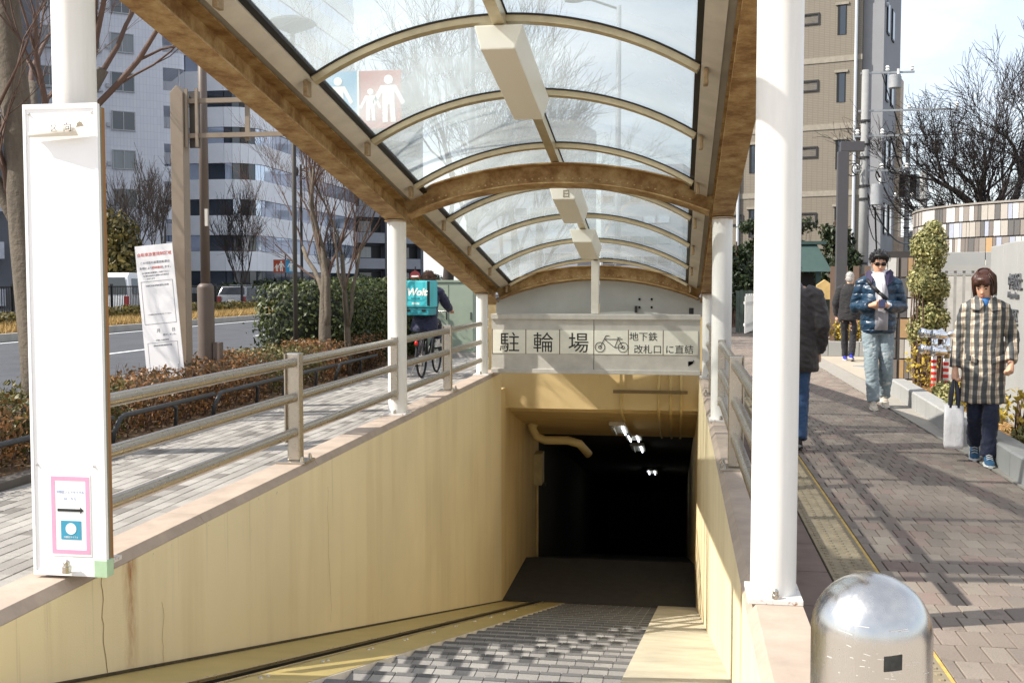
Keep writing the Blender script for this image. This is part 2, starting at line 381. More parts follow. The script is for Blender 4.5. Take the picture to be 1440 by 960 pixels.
# left planting bed edging, road kerb and markings
soil = M('soil', (104, 84, 62), .95, var=.3, vs=14, bump=.6, bs=40, dist=.02)
struct(MB().box(-6.15, -4.95, 3.0, 60, -.2, .03), 'planting_bed', soil)
ek = tag(E('bed_edging', 'dark stone edging along the low roadside hedge', 'kerb', (0, 0, 0)), None)
for i in range(40): MB().box(-4.945, -4.805, 3+i*.9, 3.892+i*.9, -.1, .05).build('kerb_stone', M('dark_kerb', (96, 90, 84), .85, var=.2), ek, bevel=.008)
rk = E('road_kerb', 'concrete kerb along the near edge of the road', 'kerb', (0, 0, 0))
for i in range(36): MB().box(-6.36, -6.16, 3+i*1.5, 4.492+i*1.5, -.2, .03).build('kerb_stone', concrete, rk, bevel=.012)
struct(MB().box(-8.48, -8.33, -20, 120, -.13, -.125), 'lane_edge_line', road_paint)
for k in range(9): struct(MB().box(-12.88, -12.74, 8+k*11.5, 13.2+k*11.5, -.13, -.125), 'lane_dash', road_paint)
struct(MB().box(-17.95, -17.82, -20, 120, -.13, -.125), 'lane_edge_line', road_paint)
# ------------------------------------------------------------------ stairs, ramps, tunnel
RIS, TRD, Y0 = .12, .45, 3.2
ZL = lambda y: -RIS/TRD*(y-Y0)
NS = 29
grout = M('tile_grout', (176, 172, 166), .9, var=.15)
st = MB()
pf = [(Y0, -.012)]
for i in range(NS):
    pf += [(Y0+TRD*i, -RIS*(i+1)-.006), (Y0+TRD*(i+1), -RIS*(i+1)-.006)]
pf += [(18.6, -RIS*NS-.006), (42, -RIS*NS-6.0), (42, -RIS*NS-7.0), (16, -RIS*NS-.6), (Y0, -.7)]
st.prism(pf, lambda a, b: (-1.72, a, b), lambda a, b: (-.28, a, b))
stairs = struct(st, 'stairs', grout)
tile_c = [(0, (118, 115, 114)), (.3, (108, 106, 106)), (.6, (126, 122, 120)), (.85, (112, 108, 104))]
tm, tmi = m_paver('stair_tile_single', tile_c, False), m_paver('stair_tile', tile_c, True)
def tl(mb, x, y, z): mb.box(x-.0565, x+.0565, y-.072, y+.072, z-.012, z)
u = MB().box(-.0565, .0565, -.072, .024, -.012, 0); u.cm = 1; u.box(-.0565, .0565, .027, .073, -.012, .0015); rest = MB()
nme = u.mesh('tile', [m_paver('tread_tile', [(0, (138, 135, 131)), (.4, (131, 128, 125)), (.7, (144, 141, 136))], False), m_paver('nosing_tile', [(0, (100, 99, 98)), (.5, (94, 93, 92))], False)])
for i in range(NS):
    for j in range(12):
        for k in range(3):
            x = -1.66+j*.12; yy = Y0+TRD*i+.075+k*.15; z = -RIS*(i+1)
            if k == 2 and i >= 4: link('tile', nme, stairs, (x, yy, z))
            else: tl(rest, x, yy, z)
o = rest.build('tile_field', tmi, stairs); o['kind'] = 'stuff'
def slope(x0, x1, d0, d1, y0=Y0-.4, y1=16.25):
    mb = MB(); f = lambda y, d: (ZL(y)+d)
    return mb.hexa([(x0, y0, f(y0, d0)), (x1, y0, f(y0, d0)), (x1, y1, f(y1, d0)), (x0, y1, f(y1, d0)), (x0, y0, f(y0, d1)), (x1, y0, f(y0, d1)), (x1, y1, f(y1, d1)), (x0, y1, f(y1, d1))])
struct(slope(-.279, .291, -.5, .03, Y0+.1), 'bicycle_ramp', M('ramp_concrete', (178, 170, 150), .8, var=.22, vs=3, bump=.2))
chan = E('ramp_channel', 'yellow metal conveyor channel with a black slot along the left stair wall', 'ramp', (-2.2, Y0, 0)); chan.location = (0, 0, 0)
chm = M('channel_paint', (178, 160, 104), .38, metal=.15, var=.14, vs=3, bump=.05)
slope(-2.69, -2.205, -.5, -.008).build('cover_plate', chm, chan)
slope(-2.204, -2.198, -.4, -.009).build('slot_black_strip', black, chan)  # thin black strip added to darken the slot's visible wall
slope(-2.06, -1.73, -.5, .006).build('cover_plate', chm, chan)
slope(-2.197, -2.061, -.5, -.13).build('belt_slot', black, chan)
slope(-2.225, -2.206, -.007, .005).build('slot_trim', steel, chan)
slope(-2.06, -2.048, .007, .015).build('slot_trim', steel, chan)
slope(-1.728, -1.722, -.45, .003).build('side_plate', M('side_plate_white', (214, 208, 198), .6, var=.2, vs=8), chan)
bo = MB().lathe([(.014, 0), (.012, .006), (.004, .009)], 8)
bme = bo.mesh('bolt', bolt_m)
for i in range(13):
    for dx in (-2.25, -1.98): 
        yb = 4.8+i*.9; link('bolt', bme, chan, (dx, yb, ZL(yb)+(-.009 if dx < -2.1 else .005))); link('bolt', bme, chan, (dx, yb+.09, ZL(yb+.09)+(-.009 if dx < -2.1 else .005)))
slope(-2.6895, -2.672, -.02, .006).build('grime_line', M('grime', (70, 60, 42), .95, var=.5, vs=18), chan)
rustm = M('rust_brown', (96, 58, 28), .9, var=.3, vs=30)
for i in range(4, NS):  # corroded corner of the side plate at each nosing
    yb = Y0+TRD*(i+1); z = -RIS*(i+1)
    MB().add([(-1.7208, yb+.004, z-.115), (-1.7208, yb+.05, z-.115), (-1.7208, yb+.06, z-.06), (-1.7208, yb+.035, z-.014), (-1.7208, yb+.004, z-.004)], [(0, 1, 2, 3, 4)]).build('rust_patch', rustm, chan)
# retaining walls with coping
def rwall(name, label, xi, xo, y0, y1):
    e = E(name, label, 'wall', (0, 0, 0)); s = 1 if xo > xi else -1
    a, b = sorted((xi, xo))
    MB().box(a, b, y0, y1, -4.2, .10).build('wall_face', wall_m, e)
    ch = .035
    pr_ = [(xi, .102), (xi+s*ch, .15), (xo, .15), (xo, .102)]
    yy = y0
    while yy < y1-.01:
        y2 = min(yy+1.955, y1); MB().prism(pr_, lambda p, q: (p, yy, q), lambda p, q: (p, y2-.004, q)).build('coping', coping_m, e); yy = y2
    return e
lw = rwall('retaining_wall', 'stained yellow retaining wall on the roadside of the descending stairs', -2.69, -2.93, 3.78, 16.12)
rw = rwall('retaining_wall', 'sunlit yellow retaining wall between the stairs and the brick pavement', .29, .515, 3.0, 16.12)
# cracks in the plaster
def crack(parent, pts, wd, x=-2.688):
    mb = MB(); n = len(pts); vs = []
    for (yy, z) in pts: vs += [(x, yy-wd/2, z), (x, yy+wd/2, z)]
    wd *= .7
    mb.add(vs, [(2*i, 2*i+1, 2*i+3, 2*i+2) for i in range(n-1)]).build('crack', M('crack', (142, 116, 76), .95), parent)
for y0, z0, z1, wd in ((4.62, .1, -.42, .005), (5.2, -.2, -.56, .0025), (7.9, -.1, -1.2, .003)):
    pts = []; yy = y0; z = z0
    while z > z1: pts.append((yy, z)); z -= .04; yy += random.uniform(-.012, .015)
    crack(lw, pts, wd)
# tunnel
dk = M('tunnel_shade', (66, 62, 54), .9, var=.2)  # dark copy of the tunnel colour, carries the darkness further in
cz = lambda y: -.49-.25*(y-16.6)
def slab(mb, x0, x1, y0, y1, f0, f1): return mb.hexa([(x0, y0, f0(y0)), (x1, y0, f0(y0)), (x1, y1, f0(y1)), (x0, y1, f0(y1)), (x0, y0, f1(y0)), (x1, y0, f1(y0)), (x1, y1, f1(y1)), (x0, y1, f1(y1))])
struct(MB().box(-3.0, -2.70, 16.16, 20.6, -6, -.16), 'tunnel_wall_left', tunnel_m)
struct(MB().box(-2.9, -2.73, 16.1, 16.2, -4.2, .09), 'expansion_joint', black)
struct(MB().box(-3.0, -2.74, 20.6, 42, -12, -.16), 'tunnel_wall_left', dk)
struct(MB().box(.30, .6, 16.14, 42, -12, -.16), 'tunnel_wall_right', tunnel_m)
struct(MB().box(-2.98, .58, 16.6, 17.0, -.49, 1.15), 'tunnel_lintel', tunnel_m)
struct(slab(MB(), -2.98, .58, 17.0, 20.4, cz, lambda y: cz(y)+.3), 'tunnel_ceiling', tunnel_m)
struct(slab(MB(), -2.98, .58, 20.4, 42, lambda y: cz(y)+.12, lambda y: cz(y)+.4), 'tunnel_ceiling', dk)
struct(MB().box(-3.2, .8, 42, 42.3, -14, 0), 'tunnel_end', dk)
struct(MB().box(-2.75, .3, 16.27, 18.9, -4.2, -3.475), 'tunnel_floor', M('shaded_landing', (60, 58, 55), .8, var=.2))  # floor colour darkened to stand in for the light falling off
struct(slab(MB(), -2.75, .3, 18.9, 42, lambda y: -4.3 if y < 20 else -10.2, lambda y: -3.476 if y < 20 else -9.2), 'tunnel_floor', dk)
lamp_on = m_emit('fluorescent_tube_on', (235, 245, 255), 3.2)
hous = M('lamp_housing', (196, 192, 180), .5)
for k, (x, y0, on) in enumerate(((-1.02, 18.1, 1), (-.86, 20.3, 1), (-.86, 22.6, 1), (-.72, 29.5, 1))):
    t = E('tunnel_lamp', ('first twin tube fluorescent fitting inside the tunnel mouth, one tube unlit', 'second fluorescent fitting down the tunnel ceiling with both tubes lit', 'third fluorescent fitting down the tunnel ceiling', 'last small fluorescent fitting deep in the dark tunnel')[k], 'lamp', (x, y0, cz(y0)+(0 if y0 < 20.3 else .1)), 0, 'fluorescent fittings along the tunnel ceiling')
    t.rotation_euler = (math.atan(-.25), 0, 0)
    MB().box(-.15, .15, 0, 1.25, -.07, -.004).build('housing', hous, t, bevel=.01)
    for dx in (-.08, .08):
        tb = MB().tube([(dx, .04, -.095), (dx, 1.2, -.095)], .016, 8).build('tube', lamp_on if (dx > 0 or k in (1, 3)) else hous, t, smooth=True)
dp = E('drain_pipe', 'cream drain pipe elbow under the tunnel ceiling', 'pipe', (0, 0, 0))
cream = M('cream_pipe', (206, 184, 128), .5, var=.12)
MB().tube([(-2.56, 18.7, -.95), (-2.56, 18.7, -1.1), (-2.5, 18.75, -1.25), (-2.35, 18.8, -1.32), (-1.95, 18.9, -1.33), (-1.75, 19.0, -1.4), (-1.6, 19.2, -1.62)], .075, 14).build('pipe', cream, dp, smooth=True)
MB().tube([(-2.56, 18.7, -1.02), (-2.56, 18.7, -1.06)], .095, 14).build('collar', cream, dp)
cd = E('cable_conduit', 'vertical cream conduits clipped to the lintel on a steel rail', 'conduit', (0, 0, 0))
for x in (-.88, -.30, -.12, .04): MB().tube([(x, 16.56, .6), (x, 16.56, -.46), (x, 16.62, -.53), (x, 17.9, cz(17.9)-.04), (x, 20.2, cz(20.2)-.04)], .022, 8).build('pipe', cream, cd, smooth=True)
MB().box(-1.0, .14, 16.50, 16.53, -.22, -.17).build('rail', M('conduit_rail', (120, 100, 66), .5), cd)
pb = E('junction_box', 'pale wall box with a conduit below it inside the tunnel', 'box', (0, 0, 0))
MB().box(-2.70, -2.55, 19.9, 20.3, -2.35, -1.75).build('cabinet', M('box_paint', (188, 172, 128), .6), pb, bevel=.01)
MB().tube([(-2.66, 20.1, -2.35), (-2.66, 20.1, -4.0)], .022, 8).build('pipe', cream, pb)
MB().box(-2.56, -2.50, 20.1, 20.22, -2.42, -2.34).build('switch', dark, pb)
# ------------------------------------------------------------------ canopy
zb = lambda y: 2.10-.165*(y-10.5)
CYS = (4.6, 10.47, 15.17); XL, XR, XC = -2.815, .405, -1.205
can = E('canopy', 'arched glazed canopy on white columns with rusty steel beams over the stairs', 'canopy', (0, 0, 0))
pm_ = NM('base_plate_paint'); pm_.set(Base_Color=pm_.mix(pm_.ramp(pm_.noise(26, 6, .7), [(.55, 0.), (.66, 1.)]), lin(212, 208, 202), lin(140, 84, 44)), Roughness=.6); plate_m = pm_.m
for x_ in (XL, XR):
    for ci, yc in enumerate(CYS):
        x = x_+(.055 if ci == 0 and x_ < -1 else 0)
        r = .0955 if ci < 2 else .083
        cl = MB().tube([(x, yc, .17), (x, yc, zb(yc)+.006)], r, 32).build('column', white_paint, can, auto=40)
        MB().box(x-.112, x+.112, yc-.135, yc+.135, .1505, .172).build('base_plate', plate_m, cl, bevel=.003)
        for dx in (-.0, ):
            for dy in (-.118, .118): MB().lathe([(.017, .172), (.017, .19), (.013, .191), (.013, .206), (.006, .214)], 10, (x+dx, yc+dy, 0)).build('anchor_bolt', bolt_m, cl, auto=30)
        MB().box(x-.1, x+.1, yc-.1, yc+.1, zb(yc)-.012, zb(yc)-.002).build('cap_plate', rust, cl)
def sbar(x0, x1, d0, d1, y0=3.7, y1=16.3):
    return MB().hexa([(x0, y0, zb(y0)+d0), (x1, y0, zb(y0)+d0), (x1, y1, zb(y1)+d0), (x0, y1, zb(y1)+d0), (x0, y0, zb(y0)+d1), (x1, y0, zb(y0)+d1), (x1, y1, zb(y1)+d1), (x0, y1, zb(y1)+d1)])
def comb(*ms):
    r = MB()
    for q in ms: r.add(q.v, q.f)
    return r
grey_plate = M('grey_eave_plate', (150, 146, 138), .6, var=.12, vs=3)
eave_m = M('eave_rail', (208, 202, 190), .45, metal=.15, var=.12, vs=5)
for s, x in ((1, XL), (-1, XR)):
    comb(sbar(x-.1, x+.1, 0, .014), sbar(x-.006, x+.006, .015, .19), sbar(x-.1, x+.1, .191, .205)).build('edge_beam', rust, can)
    a = sorted((x+s*.02, x+s*.16)); sbar(a[0], a[1], .212, .222).build('eave_plate', grey_plate, can)
    q = MB(); y0, y1 = 3.7, 16.2
    xa, xb = x+s*.15, x+s*.275
    q.hexa([(xa, y0, zb(y0)+.2), (xb, y0, zb(y0)+.25), (xb, y1, zb(y1)+.25), (xa, y1, zb(y1)+.2), (xa, y0, zb(y0)+.245), (xb, y0, zb(y0)+.295), (xb, y1, zb(y1)+.295), (xa, y1, zb(y1)+.245)])
    q.build('eave_rail', eave_m, can)
    q = MB(); xa, xb = x+s*.276, x+s*.315
    q.hexa([(xa, y0, zb(y0)+.262), (xb, y0, zb(y0)+.276), (xb, y1, zb(y1)+.276), (xa, y1, zb(y1)+.262), (xa, y0, zb(y0)+.29), (xb, y0, zb(y0)+.305), (xb, y1, zb(y1)+.305), (xa, y1, zb(y1)+.29)])
    q.build('gasket', black, can)
def arc(x, sp, rise, half):
    Rr = (half*half+rise*rise)/(2*rise); return sp+math.sqrt(max(Rr*Rr-(x-XC)**2, 0))-(Rr-rise)
def arcbar(mb, y0, y1, f, t0, t1, h, n=28):
    xs = [XC-h+2*h*i/n for i in range(n+1)]; vs = []
    for x in xs:
        dz = (f(x+.01)-f(x-.01))/.02; nl = math.hypot(1, dz); nx, nz = -dz/nl, 1/nl
        for yy in (y0, y1):
            sh = -.165*(yy-y0)
            for t in (t0, t1): vs.append((x+nx*t, yy, f(x)+nz*t+sh))
    fs = []
    for i in range(n):
        a, b = 4*i, 4*(i+1)
        fs += [(a, b, b+1, a+1), (a+2, a+3, b+3, b+2), (a, a+2, b+2, b), (a+1, b+1, b+3, a+3)]
    fs += [(0, 1, 3, 2), (4*n, 4*n+2, 4*n+3, 4*n+1)]
    return mb.add(vs, fs)
for ya in (4.6, 10.47, 15.95):  # rusty H arches
    f = lambda x: arc(x, zb(ya)+.11, .335, 1.6); mb = MB()
    arcbar(mb, ya-.1, ya+.1, f, -.1, -.088, 1.52); arcbar(mb, ya-.1, ya+.1, f, .088, .1, 1.52); arcbar(mb, ya-.005, ya+.005, f, -.087, .087, 1.52)
    a_ = mb.build('arch', rust, can, auto=35)
    bm_ = MB()
    for i in range(40):
        x = XC-1.3+i*2.6/39; bm_.ball((x, ya-.008, f(x)-.045), (.010, .006, .007), 6, 4)
    bm_.build('weld_bead', M('worn_steel', (206, 176, 128), .5, var=.2), a_, smooth=True)
GS, GR, GH = .27, .375, 1.335
brk = M('rusty_bracket', (150, 128, 96), .6, var=.35, vs=30)
ribs = [4.3+1.45*i for i in range(9)]
for yr in ribs:
    f = lambda x: arc(x, zb(yr)+GS, GR, GH)
    o = arcbar(MB(), yr-.03, yr+.03, f, -.055, -.012, GH).build('rib', alu_gold, can, auto=35)
    arcbar(MB(), yr-.045, yr+.045, f, -.011, -.002, GH).build('rib_gasket', black, can, auto=35)
    for s, xx in ((1, XC-GH), (-1, XC+GH)):
        MB().box(xx-.016-s*.03, xx+.016-s*.03, yr-.045, yr+.045, f(xx)-.14, f(xx)-.035).build('rib_bracket', brk, can, bevel=.006)
for y0, y1 in zip(ribs, ribs[1:]):
    for h0, h1 in ((0, 1), (1, 2)):
        n = 14; vs = []; fs = []
        for i in range(n+1):
            x = XC-GH+GH*(h0+i/n)
            if h0 == 0 and i == n: x -= .035
            if h0 == 1 and i == 0: x += .035
            for yy in (y0+.012, y1-.012):
                z = arc(x, zb(yy)+GS, GR, GH); vs += [(x, yy, z), (x, yy, z+.005)]
        for i in range(n):
            a, b = 4*i, 4*i+4
            fs += [(a, b, b+2, a+2), (a+1, a+3, b+3, b+1), (a, a+1, b+1, b), (a+2, b+2, b+3, a+3)]
        fs += [(0, 2, 3, 1), (4*n, 4*n+1, 4*n+3, 4*n+2)]
        MB().add(vs, fs).build('glazing_pane', glass_roof, can, auto=50)
sbar(XC-.04, XC+.04, GS+GR-.105, GS+GR-.013, 3.7, 15.7).build('ridge_bar', alu_gold, can)
sbar(XC-.05, XC+.05, GS+GR-.012, GS+GR-.004, 3.7, 15.7).build('gasket', black, can)
MB().box(XC-.055, XC+.055, 15.45, 15.62, 1.035, zb(15.6)+GS+GR-.1).build('end_post', eave_m, can, bevel=.004)
# tympanum behind the last arch
ty = MB(); f = lambda x: arc(x, zb(15.95)+.11, .335, 1.6)-.1
for x0, x1 in ((XC-1.55, XC-.03), (XC+.03, XC+1.55)):
    n = 12; top = [(x0+(x1-x0)*i/n) for i in range(n+1)]
    poly = [(x0, .98)]+[(x1, .98)]+[(x, max(f(x)+.02, .99)) for x in reversed(top)]
    p = MB().prism(poly, lambda a, b: (a, 16.02, b), lambda a, b: (a, 16.04, b)).build('infill_panel', M('infill_panel', (186, 186, 180), .5, var=.1, vs=3), can)
    if x0 > XC:
        for dx in (.62, .80):
            for dz in (1.12, 1.24): MB().tube([(XC+dx, 16.019, dz), (XC+dx, 16.0, dz)], .018, 10).build('bolt_head', black, p)
MB().box(XC+.55, XC+.59, 15.98, 16.01, 1.04, 1.14).build('bracket', dark, can)
MB().tube([(XC+1.38, 15.7, 1.03), (XC+1.38, 15.7, 1.12)], .035, 12).build('lamp_socket', black, can)
lam = NM('acrylic_diffuser'); lam.set(Base_Color=lin(232, 228, 214), Roughness=.35, Subsurface_Weight=.0); lam = lam.m
for k, y0 in enumerate((7.1, 11.2, 13.4)):
    ln = 1.5 if k == 0 else 1.15
    zt = lambda y: zb(y)+GS+GR-.11
    lt = E('canopy_light', ('long white acrylic light box under the ridge above the first stretch of stairs', 'white acrylic light box under the ridge just past the rusty middle arch', 'white acrylic light box under the ridge close to the end post')[k], 'lamp', (XC, y0, zt(y0)), 0, 'light boxes along the canopy ridge')
    lt.rotation_euler = (math.atan(-.165), 0, 0)
    MB().prism([(-.165, 0), (.165, 0), (.115, -.17), (-.115, -.17)], lambda a, b: (a, 0, b), lambda a, b: (a, ln, b)).build('diffuser', lam, lt, bevel=.01)
    if k == 1: text('日', .09, M('faded_print', (150, 142, 122), .7), lt, Matrix.Translation((-.02, -.004, -.14)) @ Matrix.Rotation(math.pi/2, 4, 'X'))
# ------------------------------------------------------------------ hand rails
def rail(label, x, posts, y0, y1, cols, side):
    e = E('guard_rail', label, 'railing', (0, 0, 0))
    segs = sorted([y0]+posts+cols+[y1])
    segs = [s for s in segs if y0 <= s <= y1]
    for a, b in zip(segs, segs[1:]):
        if b-a < .2: continue
        for z in (.375, .635, .895):
            MB().tube([(x, a+.045, z), (x, b-.045, z)], .036, 16).build('rail_pipe', steel, e, auto=40)
    for yp in posts:
        p = MB().box(x-.05, x+.05, yp-.045, yp+.045, .168, .965).build('post', steel, e, bevel=.012)
        MB().box(x-.11, x+.11, yp-.12, yp+.12, .1502, .1675).build('base_plate', steel, p, bevel=.003)
        for sy in (-1, 1):
            MB().box(x-side*.052-.004, x-side*.052+.004, yp+sy*.035-.04, yp+sy*.035+.04, .30, .96).build('side_plate', steel, p)
            MB().lathe([(.016, .1675), (.016, .187), (.012, .188), (.012, .2), (.005, .206)], 10, (x+side*.085*sy*0+.08*side, yp+sy*.085, 0)).build('anchor_bolt', bolt_m, p, auto=30)
    for yc in cols:
        MB().box(x-.034, x+.034, yc-.145, yc-.097, .31, .94).build('column_bracket', steel, e, bevel=.004)
    return e
rail('three pipe steel guard rail between the stairs and the roadside pavement', XL, [7.55, 12.85], 4.75, 15.05, [10.47], 1)
rail('three pipe steel guard rail between the stairs and the brick pavement', XR, [7.75, 12.85], 4.75, 15.05, [10.47], -1)
# ------------------------------------------------------------------ header sign
hs = E('header_sign', 'wide dirty aluminium sign box lettered for bicycle parking across the tunnel mouth', 'sign', (0, 0, 0))
sm_ = M('sign_aluminium', (188, 184, 176), .5, metal=.15, var=.13, vs=6, bump=.05)
pan = M('sign_panel', (228, 226, 212), .5, var=.1, vs=7, bump=.03)
X0, X1 = -2.71, .30
MB().box(X0, X1, 15.36, 15.6, .20, 1.00).build('sign_box', sm_, hs)
for z0, z1 in ((.17, .235), (.955, 1.03)): MB().box(X0-.004, X1+.004, 15.33, 15.61, z0, z1).build('trim', sm_, hs, bevel=.006)
MB().box(-1.215, -1.209, 15.355, 15.3595, .236, .954).build('seam', dark, hs)
W = (X1-X0-.04)/6
for i in range(6):
    xa = X0+.02+i*W
    MB().box(xa, xa+W-.012, 15.352, 15.359, .46, .80).build('panel', pan, hs)
    MB().box(xa-.012, xa-.001, 15.354, 15.3595, .45, .81).build('panel_joint', rustm, hs)
ink = flat('sign_ink', (42, 42, 44), .6)
tx = lambda s, x, z, sz, al='CENTER': text(s, sz, ink, hs, FRONT(x, 15.3505, z), align=al, ext=.001)
for i, ch in enumerate('駐輪場'): tx(ch, X0+.02+W*(i+.5)+(-.0, .0, .02)[i], .505, .31)
tx('地下鉄', X0+.02+W*4.42, .665, .135); tx('改札口', X0+.02+W*4.55, .485, .135); tx('に直結', X0+.02+W*5.45, .485, .135)
bx = X0+.02+W*3.5
bk = MB(); f_ = lambda x, z: (bx+x, 15.3495, .62+z)
for cx in (-.165, .165):
    for r_ in (.07, .022): bk.tube([f_(cx+r_*math.cos(t*math.pi/12), -.06+r_*math.sin(t*math.pi/12)) for t in range(25)], .0045, 5)
for a, b in (((-.165, -.06), (-.08, .105)), ((-.08, .105), (-.03, .105)), ((-.105, .055), (.16, .055)), ((-.1, .055), (.045, -.065)), ((.045, -.065), (.165, -.06)), ((.045, -.065), (.1, .075)), ((.1, .055), (.165, -.06)), ((.08, .08), (.13, .08))):
    bk.tube([f_(*a), f_(*b)], .0045, 5)
bk.build('bicycle_symbol', ink, hs)
wr = text('↱', .12, dark, hs, FRONT(.12, 15.358, .30), name='scratch_mark')
# ------------------------------------------------------------------ white notice board on the first column
nb = E('notice_board', 'tall blank white notice board strapped to the first roadside column', 'sign', (-2.70, 4.40, .165))
bw = M('board_white', (238, 238, 238), .45, var=.03, bump=.02)
wood = M('board_plywood', (146, 106, 66), .75, var=.25, vs=3, sc=(8, 8, .6))
MB().box(-.175, .175, -.02, .0, .0, 2.1).build('face_sheet', bw, nb)
for z0, z1, x0, x1 in ((0, .02, -.178, .178), (2.08, 2.102, -.178, .178)): MB().box(x0, x1, -.026, -.0205, z0, z1).build('frame', bw, nb)
for x0, x1 in ((-.178, -.165), (.165, .178)): MB().box(x0, x1, -.026, -.0205, .0205, 2.0795).build('frame', bw, nb)
MB().box(-.17, .174, .001, .018, .01, 2.09).build('backing', M('grey_green_edge', (126, 122, 104), .6), nb)
MB().box(-.17, .17, .019, .05, .01, 2.09).build('backing', wood, nb)
tape = MB().box(.12, .181, -.0275, .03, .0, .075).build('tape', M('green_tape', (172, 200, 166), .6), nb)
# peeled paper roll with characters
pp = MB(); n = 14; vs = []; fs = []
for i in range(n+1):
    t = i/n
    for j in range(7):
        a = -1.1+j*.62; r_ = .012+.022*t
        vs.append((-.135+.255*t, -.03-r_*(1+math.cos(a)), 1.965+.018*t+r_*math.sin(a)))
for i in range(n):
    for j in range(6): fs.append((i*7+j, i*7+j+1, (i+1)*7+j+1, (i+1)*7+j))
pp.add(vs, fs).build('peeled_paper', M('curled_paper', (214, 208, 196), .7, var=.06), nb, smooth=True)
text('区', .034, ink, nb, FRONT(.0, -.0985, 1.972), ext=.0005); text('向', .042, ink, nb, FRONT(.06, -.1005, 1.972), ext=.0005)
# direction notice for shared bicycles
nt_ = MB().box(-.09, .105, -.0225, -.0203, .09, .46).build('notice_sheet', bw, nb)
pk = flat('pink_print', (226, 158, 188), .6); bl = flat('pale_blue_print', (150, 170, 205), .6); teal = flat('teal_print', (62, 150, 180), .5)
for x0, x1, z0, z1 in ((-.085, .1, .1, .118), (-.085, .1, .432, .45), (-.085, -.067, .1185, .4315), (.082, .1, .1185, .4315)): MB().box(x0, x1, -.0237, -.0227, z0, z1).build('pink_border', pk, nt_)
text('中野区シェアサイクル', .0135, bl, nt_, FRONT(.0075, -.023, .375), align='CENTER', ext=.0005); text('はこちら', .0155, bl, nt_, FRONT(.0075, -.023, .345), align='CENTER', ext=.0005)
MB().prism([(-.055, .292), (.055, .292), (.055, .284), (.072, .298), (.055, .312), (.055, .304), (-.055, .304)], lambda a, b: (a, -.0245, b), lambda a, b: (a, -.0228, b)).build('arrow', ink, nt_)
MB().box(-.04, .058, -.0240, -.0229, .165, .25).build('logo_panel', teal, nt_)
MB().prism([(.009+.026*math.cos(t*math.pi/10), .214+.026*math.sin(t*math.pi/10)) for t in range(20)], lambda a, b: (a, -.0252, b), lambda a, b: (a, -.0242, b)).build('logo', bw, nt_)
text('中野区サイクル', .010, bw, nt_, FRONT(.009, -.0243, .172), align='CENTER', ext=.0005)
for x, z in ((-.15, .50), (.125, .50), (-.15, 2.06), (.15, 2.06)): MB().ball((x, -.022, z), .006, 6, 4).build('screw', bolt_m, nb)
MB().lathe([(.02, 0), (.02, .03), (.014, .032), (.014, .05), (.006, .058)], 10, (0, -.05, .02)).build('anchor_bolt', bolt_m, nb, auto=30)
# ------------------------------------------------------------------ bollards
def bollard(label, x, y, r, h):
    e = E('bollard', label, 'bollard', (x, y, 0))
    pr_ = [(r, 0), (r, h-r*.98)]+[(r*math.cos(a), h-r*.98+r*.98*math.sin(a)) for a in [i*math.pi/2/14 for i in range(1, 14)]]+[(.004, h)]
    MB().lathe(pr_, 48).build('post', bright_steel, e, auto=40)
    MB().lathe([(r+.012, 0.0), (r+.012, .012), (r+.001, .016)], 40).build('base_ring', steel, e)
    return e
bq = bollard('dented domed stainless bollard with a black sticker by the brick pavement', .423, 2.40, .128, .845)
mk = MB(); vs = []
for i in range(7):
    t = i/6; a = -math.pi/2+.18-.15+.3*t
    for dz in (-.019+.004*t, .013+.005*t): vs.append((.1289*math.cos(a), .1289*math.sin(a), .692+dz))
mk.add(vs, [(2*i, 2*i+2, 2*i+3, 2*i+1) for i in range(6)]).build('sticker', M('scuffed_sticker', (46, 48, 46), .6, var=.4, vs=80), bq)
scr = MB(); rnd_ = random.Random(5)
for i in range(26):
    a = -math.pi/2-.17+rnd_.gauss(0, .45); z = rnd_.gauss(.69, .03); l_ = rnd_.uniform(.01, .05); sl2 = rnd_.uniform(-.25, .1)
    scr.add([(.1284*math.cos(a+q*l_/.128), .1284*math.sin(a+q*l_/.128), z+q*l_*sl2+d) for q, d in ((0, 0), (1, 0), (1, .0012), (0, .0012))], [(0, 1, 2, 3)])
scr.build('scratches', M('scratch_white', (216, 214, 210), .5), bq)
